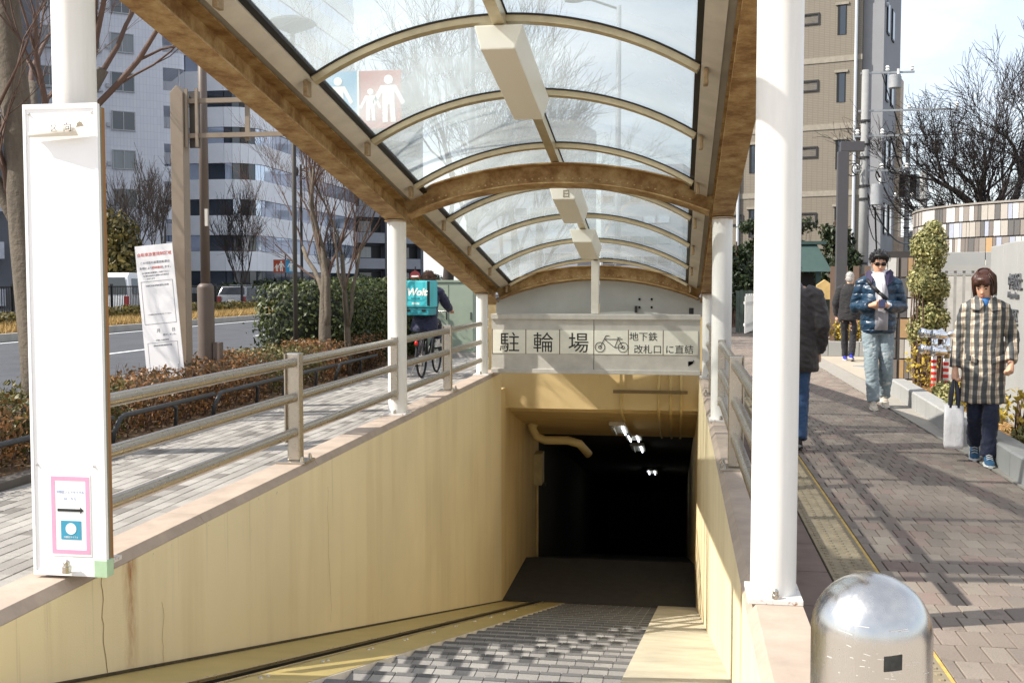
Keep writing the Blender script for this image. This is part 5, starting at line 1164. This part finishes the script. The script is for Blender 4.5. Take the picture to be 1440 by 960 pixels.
def fig(name, label, loc, rz, J, cl):
    """J: joints in metres (person faces -Y, +X is the person's left); cl: clothing options."""
    e = E(name, label, 'person', loc, rz); b = MB(); Vv = Vector
    hp, ch, nk, hc = J['hip'], J['chest'], J['neck'], J['head']
    b.loft([(hp[0], hp[1], hp[2]-.06, .13, .1), (hp[0], hp[1], hp[2]+.04, .15, .105), lerp(hp, ch, .45)+(.13, .1), (ch[0], ch[1], ch[2], .155, .11), (nk[0], nk[1], nk[2]-.06, .12, .075), (nk[0], nk[1], nk[2]-.01, .062, .06), (nk[0]*.5+hc[0]*.5, nk[1]*.5+hc[1]*.5, hc[2]-.07, .052, .055)], 16)
    hm, hs_ = head_mb(b, hc, J['H'], *J['look'])
    for s in 'lr':
        sh, el, wr = J['sh'+s], J['el'+s], J['wr'+s]
        b.tube([lerp(nk, sh, .4), sh, lerp(sh, el, .5), el, lerp(el, wr, .5), wr], [.05, .055, .046, .038, .034, .025], 10)
        hd = J['hd'+s]; hand_mb(b, wr, hd[0], hd[1], hd[2], hd[3], cl.get('handk', 1.))
        hi, kn, an = J['hi'+s], J['kn'+s], J['an'+s]
        b.tube([hi, lerp(hi, kn, .5), kn, lerp(kn, an, .4), an], [.085, .075, .055, .05, .034], 12)
    remesh(b, 'body', skin_m, e, .0085, 3)
    # trousers
    t = MB(); rt_ = cl['leg_r']
    t.loft([(hp[0], hp[1], hp[2]-.1, .165, .125), (hp[0], hp[1], hp[2], .17, .125), (hp[0], hp[1], hp[2]+.1, .16, .115)], 16)
    for s in 'lr':
        hi, kn, an = J['hi'+s], J['kn'+s], J['an'+s]
        t.tube([lerp(hi, (hi[0], hi[1], hi[2]+.05), 1), hi, lerp(hi, kn, .5), lerp(hi, kn, .92), lerp(kn, an, .12), lerp(kn, an, .5), lerp(kn, an, 1.04)], [rt_[0]*.95, rt_[0], rt_[0]*.93, rt_[1]*1.0, rt_[1]*1.03, rt_[1]*.98, rt_[2]], 14)
    remesh(t, 'trousers', cl['leg_m'], e, .0105, 3, .012, 13, len(label))
    # shoes
    for s in 'lr':
        an, to = Vv(J['an'+s]), Vv(J['to'+s]); d = (to-an); d.z = min(d.z, to.z-an.z); f = Vv((d.x, d.y, 0)).normalized(); z0 = J.get('gz'+s, 0.); sd = Vv((-f.y, f.x, 0)); L_ = cl.get('shoe', .26)
        q = MB(); so = MB(); base = Vv((an.x, an.y, z0))-f*.07; tp = J.get('tilt'+s, 0.)
        def P_(a, bb, c): 
            v = base+f*a+sd*bb; return Vv((v.x, v.y, z0+c+max(0, (L_*.75-a))*tp))
        for k_, tgt in ((0, q), (1, so)):
            rg = []
            for a, w_, hgt in ((0, .026, .085), (.04, .036, .1), (.09, .038, .105), (.14, .041, .075), (.19, .044, .056), (L_-.03, .036, .045), (L_, .014, .03)):
                rg.append((a, w_, hgt))
            n_ = 10; vs = []
            for a, w_, hgt in rg:
                lo, hi_ = (.018, hgt) if k_ == 0 else (0., .026)
                for u_ in range(n_):
                    tt = 2*math.pi*u_/n_; ww = w_ if k_ == 0 else w_+.006; vs.append(P_(a*(1 if k_ == 0 else 1.03)-(.004 if k_ else 0), ww*math.cos(tt), (lo+hi_)/2+(hi_-lo)/2*math.sin(tt)))
            tgt.add(vs, [(i*n_+u_, i*n_+(u_+1) % n_, (i+1)*n_+(u_+1) % n_, (i+1)*n_+u_) for i in range(len(rg)-1) for u_ in range(n_)]+[tuple(range(n_))[::-1], tuple(range((len(rg)-1)*n_, len(rg)*n_))])
        q.tube([P_(.07, 0, .07), P_(.06, 0, .13)], [.042, .045], 12)
        sh_ = q.build('shoe', cl['shoe_m'], e, auto=60); so.build('sole', cl['sole_m'], sh_, auto=40)
        lc = MB()
        for i in range(4): lc.tube([P_(.11+i*.022, -.025, .098-i*.012), P_(.115+i*.022, 0, .108-i*.012), P_(.11+i*.022, .025, .098-i*.012)], .004, 5)
        lc.build('laces', cl['sole_m'], sh_)
    # coat
    c = MB(); c.loft(cl['coat'], 28)
    for s in 'lr':
        sh, el, wr = J['sh'+s], J['el'+s], J['wr'+s]; r_ = cl['arm_r']
        c.tube([lerp(nk, sh, .55), sh, lerp(sh, el, .5), el, lerp(el, wr, .5), lerp(el, wr, .93)], [r_[0]*.9, r_[0], r_[0]*.98, r_[1], r_[1]*.98, r_[2]], 16)
        c.ball(el, r_[1]*1.02, 12, 8)
    coat = remesh(c, cl.get('coat_name', 'jacket'), cl['coat_m'], e, .0105, cl.get('coat_s', 4), cl.get('fold', .012), 10, len(label)+1)
    # face
    def add(mb, nm, mat): mb.xf(hm); return mb.build(nm, mat, e, smooth=True)
    s = hs_
    if cl.get('face', True):
        for q_ in (-1, 1):
            add(MB().ball((q_*.031*s, -.083*s, .004*s), (.013*s, .006*s, .0055*s), 8, 5), 'eye', flat('eye_dark', (34, 26, 24), .3)); add(MB().tube([(q_*.015*s, -.092*s, .024*s), (q_*.033*s, -.09*s, .029*s), (q_*.05*s, -.078*s, .023*s)], .004*s, 5), 'eyebrow', flat('brow', (40, 30, 26), .8))
        add(MB().ball((0, -.0885*s, -.061*s), (.021*s, .006*s, .005*s), 8, 5), 'mouth', flat('lips', (166, 92, 84), .5))
    return e, hm, hs_
def hair(e, hm, s, mat, blobs, strands, seed, name='hair'):
    mb = MB()
    for b in blobs: mb.ball((b[0]*s, b[1]*s, b[2]*s), (b[3]*s, b[4]*s, b[5]*s), 16, 10)
    mb.xf(hm); o = remesh(mb, name, mat, e, .008, 2)
    if strands:
        rnd = random.Random(seed); st_ = MB()
        for i in range(strands):
            b = rnd.choice(blobs); v = Vector((rnd.gauss(0, 1), rnd.gauss(0, 1), rnd.gauss(.4, 1))).normalized(); p = Vector(((b[0]+v.x*b[3])*s, (b[1]+v.y*b[4])*s, (b[2]+v.z*b[5])*s)); t = v.orthogonal().normalized()
            st_.tube([p*.97, p+v*.012*s+t*rnd.uniform(-.012, .012), p+v*.016*s+t*rnd.uniform(-.03, .03)+Vector((0, 0, -.012))], [.004, .003, .0015], 4)
        st_.xf(hm); st_.build('hair_strands', mat, o)
    return o
def cloth(name, rgb, rough=.8, wr=.5, sc=9, weave=True, metal=0):
    m = NM(name); n1 = m.noise(sc, 4, .55, (1, 1, .55)); n2 = m.noise(260, 2, .5)
    m.set(Base_Color=m.mix(1, lin(*rgb), m.ramp(n1, [(.3, .82), (.7, 1.15)]), 'MULTIPLY'), Roughness=rough, Specular_IOR_Level=.35, Sheen_Weight=.12)
    h = m.math('ADD', n1, m.math('MULTIPLY', n2, .06)); m.bump(h, wr, .035); return m.m
def puffer(name, rgb, step, rough=.34, bst=.6):
    m = NM(name); o = m.sep(); n1 = m.noise(15, 5, .6)
    z = m.math('ADD', o['Z'], m.math('MULTIPLY', n1, .02)); w_ = m.math('ABSOLUTE', m.math('SINE', m.math('MULTIPLY', z, math.pi/step)))
    h = m.math('ADD', m.math('POWER', w_, .5), m.math('MULTIPLY', n1, .55))
    m.set(Base_Color=m.mix(1, lin(*rgb), m.ramp(n1, [(.3, .85), (.7, 1.15)]), 'MULTIPLY'), Roughness=rough, Specular_IOR_Level=.55); m.bump(h, bst, .025); return m.m
# woman in a checked coat
ck = NM('checked_coat'); o_ = ck.sep(); n1 = ck.noise(7, 4, .55, (1, 1, .5))
xx = ck.math('ADD', o_['X'], ck.math('MULTIPLY', n1, .05)); zz = ck.math('ADD', o_['Z'], ck.math('MULTIPLY', n1, .05))
def band(v, step, a, b): 
    fr = ck.math('FRACT', ck.math('MULTIPLY', v, 1/step)); return ck.ramp(fr, [(a-.06, 0.), (a, 1.), (b, 1.), (b+.06, 0.)])
vx = band(xx, .07, .14, .66); hz_ = band(zz, .07, .18, .62); fine = band(xx, .07, .8, .87)
c1 = ck.mix(vx, lin(196, 183, 162), lin(72, 74, 75)); c1 = ck.mix(ck.math('MULTIPLY', hz_, .5), c1, lin(40, 42, 44)); c1 = ck.mix(ck.math('MULTIPLY', fine, .5), c1, lin(120, 88, 70))
ck.set(Base_Color=c1, Roughness=.62, Specular_IOR_Level=.4); ck.bump(n1, .6, .04); ck = ck.m
navy = cloth('navy_trousers', (30, 36, 56)); bshoe = cloth('blue_sneaker', (40, 84, 116), .6); wsole = flat('white_sole', (206, 206, 202), .6)
J = dict(hip=(0, .02, .84), chest=(0, .0, 1.16), neck=(0, .0, 1.345), head=(-.015, -.045, 1.462), H=.222, look=(R(-14), R(24)),
         shl=(.145, .0, 1.275), ell=(.232, .05, 1.03), wrl=(.212, -.10, .83), shr=(-.145, .01, 1.275), elr=(-.212, .03, 1.0), wrr=(-.235, -.03, .765),
         hdl=((-.1, -.5, -.85), (1, -.2, 0), 1, 1.15), hdr=((0, -.1, -1), (-1, 0, 0), -1, 1.1),
         hil=(.07, .0, .80), knl=(.06, -.10, .44), anl=(.045, -.15, .09), tol=(.055, -.30, .04), hir=(-.07, .02, .80), knr=(-.055, .02, .43), anr=(-.05, .2, .14), tor=(-.055, .03, .03), tiltr=.28)
coat = [(0, .0, .50, .19, .165), (0, .0, .52, .194, .17), (0, .0, .7, .182, .16), (0, .0, .88, .168, .148), (0, .0, 1.0, .155, .138), (0, 0, 1.12, .155, .132), (0, 0, 1.22, .16, .12), (0, .0, 1.29, .14, .1), (0, -.0, 1.33, .09, .085), (0, -.005, 1.36, .075, .075)]
wo, hm, hs_ = fig('person', 'walking person in a knee length checked coat holding a white tote', (2.48, 9.25, 0), R(-12), J, dict(leg_r=(.086, .07, .068), leg_m=navy, shoe_m=bshoe, sole_m=wsole, shoe=.24, coat=coat, coat_m=ck, coat_name='coat', arm_r=(.064, .057, .052), handk=1.))
hr_w = M('dark_brown_hair', (62, 36, 26), .4, var=.35, vs=30, sc=(4, 4, .5), bump=.5, bs=70)
hair(wo, hm, hs_*1.0, hr_w, [(0, .02, .05, .088, .1, .082), (0, .045, -.01, .09, .078, .09), (-.072, .0, -.02, .026, .066, .075), (.072, .0, -.02, .026, .066, .075), (0, -.055, .078, .07, .045, .032), (.035, -.075, .055, .04, .026, .03), (-.035, -.075, .055, .04, .026, .03)], 0, 1)
hs2 = MB(); rnd = random.Random(9)
for i in range(260):
    a = rnd.uniform(-math.pi*.05, math.pi*1.05) if i % 4 else rnd.uniform(math.pi, 2*math.pi); fr_ = i % 4 == 0
    top = Vector((.05*math.cos(a), .02+.05*math.sin(a), .128)); end = Vector((.1*math.cos(a), .015+.105*math.sin(a), (.04 if fr_ and abs(math.cos(a)) < .7 else -.085)+rnd.gauss(0, .014)))
    mid = Vector((.1*math.cos(a), .015+.11*math.sin(a), .06)); hs2.tube([top*hs_, mid*hs_*1.02, (mid*.5+end*.5)*hs_*1.03, end*hs_], [.005, .0055, .005, .0015], 4)
hs2.xf(hm); hs2.build('hair_strands', hr_w, wo, smooth=True)
wo.scale = (.92, .96, 1)
cm_ = MB()
for s in (-1, 1): cm_.add([(0.01*s, -.10, 1.30), (.05*s, -.125, 1.255), (.125*s, -.10, 1.265), (.115*s, -.055, 1.335), (.075*s, -.07, 1.375), (.03*s, -.095, 1.345)], [(0, 1, 2, 3, 4, 5)])
clr = cm_.build('collar', ck, wo); md = clr.modifiers.new('s', 'SOLIDIFY'); md.thickness = .016
pk2 = MB()
for s in (-1, 1): pk2.hexa([(s*.11-.05, -.158, .845+s*-.02), (s*.11+.05, -.158, .845+s*.02), (s*.11+.05, -.14, .845+s*.02), (s*.11-.05, -.14, .845-s*.02), (s*.11-.05, -.158, .89-s*.02), (s*.11+.05, -.158, .89+s*.02), (s*.11+.05, -.14, .89+s*.02), (s*.11-.05, -.14, .89-s*.02)])
pk2.build('pocket_flap', ck, wo, bevel=.006)
MB().ball((0, -.06, 1.32), (.05, .045, .05), 12, 8).build('shirt', flat('blue_shirt', (50, 104, 160), .7), wo, smooth=True)
tt = E('tote_bag', 'white tote with dark straps hanging from the walking person in the checked coat', 'bag', (2.262, 9.27, .11), R(-8))
q = MB().loft([(0, 0, 0, .07, .03, 5), (0, 0, .03, .078, .04, 5), (0, 0, .2, .078, .04, 5), (0, 0, .36, .076, .028, 5)], 20).build('bag_body', cloth('tote_white', (226, 222, 220), .8, .6), tt, smooth=True)
for yy in (-.02, .02): MB().tube([(-.032, yy, .34), (-.02, yy*.7, .5), (0, 0, .625), (.02, yy*.7, .5), (.032, yy, .34)], .012, 6, sx=1.4).build('strap', flat('strap_dark', (66, 68, 80), .8), tt, smooth=True)
# man in a puffer jacket reading a phone
k = 1.05
puf = puffer('navy_puffer', (26, 54, 76), .105); fade = NM('faded_jeans'); n1 = fade.noise(9, 5, .65); n2 = fade.noise(7, 4, .55, (1, 1, .5))
fade.set(Base_Color=fade.mix(fade.ramp(n1, [(.55, 0.), (.66, .85)]), lin(126, 139, 145), lin(198, 200, 195)), Roughness=.85); fade.bump(n2, .6, .035); fade = fade.m
boot = cloth('beige_boot', (190, 178, 160), .75, .3)
J = dict(hip=(0, .02, .97), chest=(0, .0, 1.34), neck=(0, -.01, 1.56), head=(-.0, -.055, 1.715), H=.24, look=(R(8), R(14)),
         shl=(.2, .0, 1.47), ell=(.25, .02, 1.2), wrl=(.085, -.25, 1.22), shr=(-.2, .0, 1.47), elr=(-.25, .02, 1.2), wrr=(-.085, -.25, 1.22),
         hdl=((-.85, -.45, .25), (.3, -.85, -.4), 1, .75), hdr=((.85, -.45, .2), (-.3, -.85, -.4), -1, .8),
         hil=(.09, .02, .93), knl=(.1, -.02, .5), anl=(.09, .18, .14), tol=(.1, .05, .04), hir=(-.09, .0, .93), knr=(-.07, -.1, .5), anr=(-.04, -.14, .1), tor=(-.03, -.34, .04), tiltl=.3)
coat = [(0, 0, .89, .175, .14), (0, 0, .92, .195, .165), (0, 0, 1.0, .2, .178), (0, 0, 1.15, .198, .175), (0, 0, 1.3, .2, .172), (0, 0, 1.42, .2, .155), (0, 0, 1.5, .165, .125), (0, .005, 1.555, .115, .1), (0, .01, 1.59, .1, .09)]
mn, hm, hs_ = fig('person', 'walking person in a navy puffer jacket and sunglasses reading a phone', (2.33, 13.15, 0), R(-9), J, dict(leg_r=(.098, .08, .07), leg_m=fade, shoe_m=boot, sole_m=flat('boot_sole', (214, 208, 196), .7), shoe=.3, coat=coat, coat_m=puf, arm_r=(.08, .076, .06), handk=1.05))
blk_hair = M('black_hair', (24, 21, 20), .45, var=.3, vs=40, bump=.6, bs=60)
hair(mn, hm, hs_*1.08, blk_hair, [(0, .022, .06, .086, .098, .075), (0, .05, .0, .082, .068, .08), (0, -.05, .09, .07, .05, .035), (-.068, .0, .05, .026, .06, .05), (.068, .0, .05, .026, .06, .05)], 260, 2)
sg = MB()
for s in (-1, 1): sg.ball((s*.034*hs_, -.092*hs_, .006*hs_), (.029*hs_, .008*hs_, .02*hs_), 12, 7)
sg.box(-.012*hs_, .012*hs_, -.1*hs_, -.093*hs_, .008*hs_, .014*hs_)
for s in (-1, 1): sg.tube([(s*.06*hs_, -.085*hs_, .012*hs_), (s*.078*hs_, -.02*hs_, .012*hs_), (s*.078*hs_, .02*hs_, .008*hs_)], .004*hs_, 6)
sg.xf(hm).build('sunglasses', flat('lens_black', (10, 10, 11), .12), mn, smooth=True)
wh_sc = cloth('white_scarf', (222, 218, 218), .85, .7); gyt = cloth('grey_sweater', (150, 148, 154), .9)
sc_ = MB(); sc_.tube([(.085*math.cos(t), -.01+.085*math.sin(t)*1.05, 1.585+.02*math.sin(t+1)) for t in [i*.5 for i in range(14)]], .038, 10); sc_.tube([(-.03, -.11, 1.56), (.01, -.155, 1.47), (.02, -.182, 1.36), (.02, -.184, 1.22)], [.04, .038, .032, .028], 10); sc_.tube([(.03, -.11, 1.56), (.05, -.15, 1.46), (.035, -.178, 1.32)], [.036, .03, .02], 10)
remesh(sc_, 'scarf', wh_sc, mn, .009, 3)
MB().loft([(.03, -.155, .93, .075, .035), (.03, -.158, 1.1, .078, .035), (.03, -.15, 1.35, .075, .035), (.02, -.12, 1.5, .06, .03)], 14).build('sweater', gyt, mn, smooth=True)
stp = MB(); pts = [(-.135, -.105, 1.52), (-.08, -.165, 1.45), (.0, -.205, 1.37), (.085, -.2, 1.29), (.16, -.165, 1.22)]
for a, b in zip(pts, pts[1:]): stp.tube([a, b], .024, 8, sx=.7)
stp.build('sling_strap', flat('strap_black', (30, 30, 33), .6), mn, smooth=True)
wt = MB().tube([(.095, -.235, 1.222), (.12, -.205, 1.22)], .04, 14).build('wrist_watch', flat('watch_white', (206, 206, 206), .3), mn)
cf = MB()
for s in (-1, 1): cf.add([(s*.06, -.09, 1.60), (s*.115, -.06, 1.635), (s*.15, -.02, 1.60), (s*.14, -.09, 1.5), (s*.085, -.155, 1.45)], [(0, 1, 2, 3, 4)])
cfo = cf.build('collar', flat('collar_purple', (52, 46, 74), .7), mn); md = cfo.modifiers.new('s', 'SOLIDIFY'); md.thickness = .02
ph = E('phone', 'small dark phone held by the person in the navy puffer jacket', 'phone', (2.33-.02, 13.15-.335, 1.245), R(-9)); ph.rotation_euler = (R(-50), 0, R(-9))
pbod = MB().box(-.036, .036, -.004, .004, -.07, .07).build('case', flat('phone_case', (36, 40, 66), .3), ph, bevel=.003); MB().box(-.033, .033, .0042, .0052, -.065, .065).build('screen', flat('phone_screen', (50, 70, 110), .1), ph)
# person walking away in a dark jacket, half hidden by the column
drk = cloth('charcoal_jacket', (44, 39, 39), .55, .6, 7); jean = cloth('blue_jeans', (48, 72, 104), .85, .6); bks = flat('black_shoe', (28, 28, 30), .5)
def std(s=1., sw=.12, hp=.93):
    f = lambda *p: tuple(v*s for v in p)
    return dict(hip=f(0, .02, hp), chest=f(0, 0, 1.28), neck=f(0, 0, 1.48), head=f(0, -.03, 1.62), H=.225*s, look=(0, R(6)),
         shl=f(.19, 0, 1.4), ell=f(.26, .04, 1.12), wrl=f(.24, -.05, .88), shr=f(-.19, 0, 1.4), elr=f(-.26, .04, 1.12), wrr=f(-.24, -.05, .88),
         hdl=((0, -.15, -1), (1, 0, 0), 1, .5), hdr=((0, -.15, -1), (-1, 0, 0), -1, .5),
         hil=f(.09, .0, hp-.04), knl=f(.09, -sw*.6, .48), anl=f(.08, -sw*.6, .1), tol=f(.09, -sw*.6-.2, .04), hir=f(-.09, .02, hp-.04), knr=f(-.08, .0, .47), anr=f(-.07, sw*1.2, .13), tor=f(-.075, sw*1.2-.16, .03), tiltr=.25)
J = std(.98); J['shl'] = (.2, 0, 1.36); J['shr'] = (-.2, 0, 1.36)
coat = [(0, 0, .70, .235, .17), (0, 0, .73, .245, .18), (0, 0, .9, .24, .175), (0, 0, 1.1, .232, .168), (0, 0, 1.28, .222, .155), (0, 0, 1.38, .19, .13), (0, 0, 1.44, .12, .1), (0, 0, 1.49, .08, .08)]
dm_, hm, hs_ = fig('person', 'person in a dark charcoal jacket and jeans walking away behind the white column', (.98, 9.72, 0), R(176), J, dict(leg_r=(.1, .084, .084), leg_m=jean, shoe_m=bks, sole_m=flat('grey_sole', (110, 110, 112), .7), shoe=.28, coat=coat, coat_m=drk, arm_r=(.088, .08, .068)))
hair(dm_, hm, hs_, blk_hair, [(0, .022, .05, .083, .098, .08), (0, .05, -.02, .08, .066, .085)], 60, 3)
# older person in black further on
J = std(.97, .16)
coat = [(0, 0, .78, .2, .15), (0, 0, .82, .205, .15), (0, 0, 1.1, .2, .145), (0, 0, 1.28, .2, .14), (0, 0, 1.37, .17, .12), (0, 0, 1.43, .1, .09), (0, 0, 1.47, .07, .07)]
blc = cloth('black_jacket', (38, 36, 38), .8); el_, hm, hs_ = fig('person', 'grey haired person in black with blue sneakers walking away', (3.2, 21.05, 0), R(165), J, dict(leg_r=(.085, .068, .062), leg_m=cloth('black_trousers', (34, 33, 36), .85), shoe_m=flat('vivid_blue_shoe', (66, 72, 190), .6), sole_m=wsole, shoe=.28, coat=coat, coat_m=blc, arm_r=(.078, .07, .06)))
hair(el_, hm, hs_, M('grey_hair', (168, 164, 158), .6, var=.3, vs=40, bump=.4), [(0, .022, .05, .08, .096, .078), (0, .05, -.01, .076, .064, .08)], 80, 4)
# courier on a bicycle
CX, CY = -3.98, 16.75
bi = E('bicycle', 'black city bicycle ridden by the courier on the roadside pavement', 'bicycle', (CX, CY, 0), R(0))
blkp = flat('bike_black', (26, 26, 28), .35)
def wheel(y, r_):
    t = MB(); t.tube([(0, y+r_*math.cos(a), r_+.016+r_*math.sin(a)) for a in [i*math.pi/18 for i in range(37)]], .018, 8, cap=False); w_ = t.build('wheel', flat('tyre', (24, 24, 25), .8), bi, smooth=True)
    s_ = MB()
    for i in range(18): a = i*math.pi/9; s_.tube([(.0, y, r_+.016), (0, y+r_*.96*math.cos(a), r_+.016+r_*.96*math.sin(a))], .0016, 3)
    s_.tube([(-.04, y, r_+.016), (.04, y, r_+.016)], .02, 10); s_.build('spokes', steel, w_); return w_
wheel(-.5, .32); wheel(.55, .32)
fr = MB()
for a, b, r_ in (((0, -.1, .3), (0, -.22, .82), .016), ((0, -.1, .3), (0, .38, .72), .02), ((0, -.18, .62), (0, .38, .8), .016), ((0, .37, .86), (0, .42, .6), .02)): fr.tube([a, b], r_, 10)
for s in (-1, 1): fr.tube([(s*.02, -.1, .3), (s*.055, -.5, .336)], .01, 8); fr.tube([(s*.02, -.2, .78), (s*.055, -.5, .336)], .008, 8); fr.tube([(s*.03, .43, .62), (s*.05, .55, .336)], .012, 8)
fr.build('frame', blkp, bi, smooth=True)
MB().tube([(0, .37, .84), (0, .36, 1.0), (-.1, .36, 1.02), (-.26, .26, 1.02), (-.3, .18, 1.0)], .012, 8).build('handlebar', steel, bi, smooth=True); MB().tube([(0, .36, 1.0), (.1, .36, 1.02), (.26, .26, 1.02), (.3, .18, 1.0)], .012, 8).build('handlebar', steel, bi, smooth=True)
MB().ball((0, -.27, .85), (.09, .13, .04), 12, 6).build('saddle', blkp, bi, smooth=True)
MB().tube([(0, -.82, .5), (0, -.8, .62), (0, -.66, .68), (0, -.5, .7), (0, -.3, .66)], .03, 8).build('mudguard', blkp, bi, smooth=True); MB().box(-.07, .07, -.75, -.35, .72, .735).build('rack', blkp, bi)
MB().ball((0, -.84, .56), (.028, .02, .035), 8, 5).build('reflector', flat('reflector_red', (206, 30, 24), .25), bi, smooth=True)
MB().tube([(-.16, -.1, .3), (-.1, -.1, .3), (-.1, -.02, .15), (-.17, -.02, .15)], .012, 6).build('crank', dark, bi); MB().tube([(.16, -.18, .45), (.1, -.18, .45), (.1, -.1, .3), (.0, -.1, .3)], .012, 6).build('crank', dark, bi)
for x, y, z in ((-.2, -.02, .15), (.2, -.18, .45)): MB().cbox((x, y, z), (.09, .1, .02)).build('pedal', black, bi)
MB().tube([(-.06, -.5, .33), (-.17, -.56, .02)], .01, 6).build('kickstand', steel, bi)
nvj = cloth('navy_jacket', (40, 42, 66), .75, .5)
J = dict(hip=(0, .27, .93), chest=(0, .12, 1.22), neck=(0, .02, 1.42), head=(0, -.03, 1.545), H=.22, look=(R(6), R(4)),
         shl=(.19, .04, 1.34), ell=(.27, -.12, 1.12), wrl=(.29, -.3, 1.05), shr=(-.19, .04, 1.34), elr=(-.27, -.12, 1.12), wrr=(-.29, -.3, 1.05),
         hdl=((0, -.95, -.2), (.2, 0, 1), 1, 1.1), hdr=((0, -.95, -.2), (-.2, 0, 1), -1, 1.1),
         hil=(.09, .24, .9), knl=(.14, -.12, .62), anl=(.17, .05, .28), tol=(.17, -.1, .2), gzl=.17, hir=(-.09, .24, .9), knr=(-.14, -.1, .82), anr=(-.18, .15, .55), tor=(-.18, -.0, .48), gzr=.465)
coat = [(0, .30, .72, .22, .13), (0, .29, .76, .225, .15), (0, .26, .9, .2, .15), (0, .18, 1.05, .19, .145), (0, .11, 1.2, .195, .14), (0, .05, 1.33, .18, .115), (0, .02, 1.4, .1, .09), (0, .01, 1.44, .075, .075)]
J = {a: ((v[0]*1.0, v[1]-.0, v[2]) if isinstance(v, tuple) and a[:2] not in ('hd', 'lo') else v) for a, v in J.items()}
cy, hm, hs_ = fig('person', 'curly haired courier in a navy jacket riding a bicycle away', (CX, CY, 0), R(180), J, dict(leg_r=(.088, .068, .058), leg_m=cloth('navy_cycling_trousers', (30, 32, 48), .8), shoe_m=flat('white_shoe', (206, 204, 200), .6), sole_m=wsole, shoe=.26, coat=coat, coat_m=nvj, arm_r=(.078, .068, .058)))
hair(cy, hm, hs_, M('curly_brown_hair', (78, 52, 38), .7, var=.4, vs=60, bump=.8, bs=40), [(0, .02, .055, .098, .108, .085), (0, .055, -.02, .1, .08, .09), (-.08, .02, .0, .035, .06, .07), (.08, .02, .0, .035, .06, .07)], 420, 5)
dbag = E('delivery_backpack', 'turquoise square delivery backpack on the courier', 'backpack', (CX-.06, CY-.62, .98), R(-8))
tq = cloth('turquoise_fabric', (60, 176, 184), .6, .15, 5); 
MB().box(-.225, .225, 0, .36, .12, .54).build('bag_body', tq, dbag, bevel=.03); MB().box(-.215, .215, .012, .35, .0, .118).build('base_section', cloth('turquoise_dark', (44, 140, 150), .65, .15, 5), dbag, bevel=.02)
MB().box(.2262, .2285, .02, .34, .13, .53).build('side_flap', tq, dbag); MB().box(-.2, .2, -.003, -.0005, .11, .128).build('zip', black, dbag); MB().box(.19, .2257, -.002, .05, .15, .53).build('zip', black, dbag)
for x in (-.13, .13): MB().box(x-.03, x+.03, .0, .011, .06, .09).build('buckle', black, dbag)
for x in (-.11, .11): MB().tube([(x, .355, .5), (x, .43, .46), (x, .42, .3), (x, .355, .16)], .022, 8).build('shoulder_strap', black, dbag, smooth=True)
text('Wolt', .155, pict, dbag, FRONT(-.15, -.002, .31), bold=.006, shear=.22, ext=.001); text('PARTNER', .035, flat('teal_dark', (36, 110, 118), .6), dbag, FRONT(0, -.002, .25), align='CENTER', ext=.0008); text('2871126', .036, pict, dbag, FRONT(.0, -.002, .17), align='CENTER', bold=.002, ext=.0008)
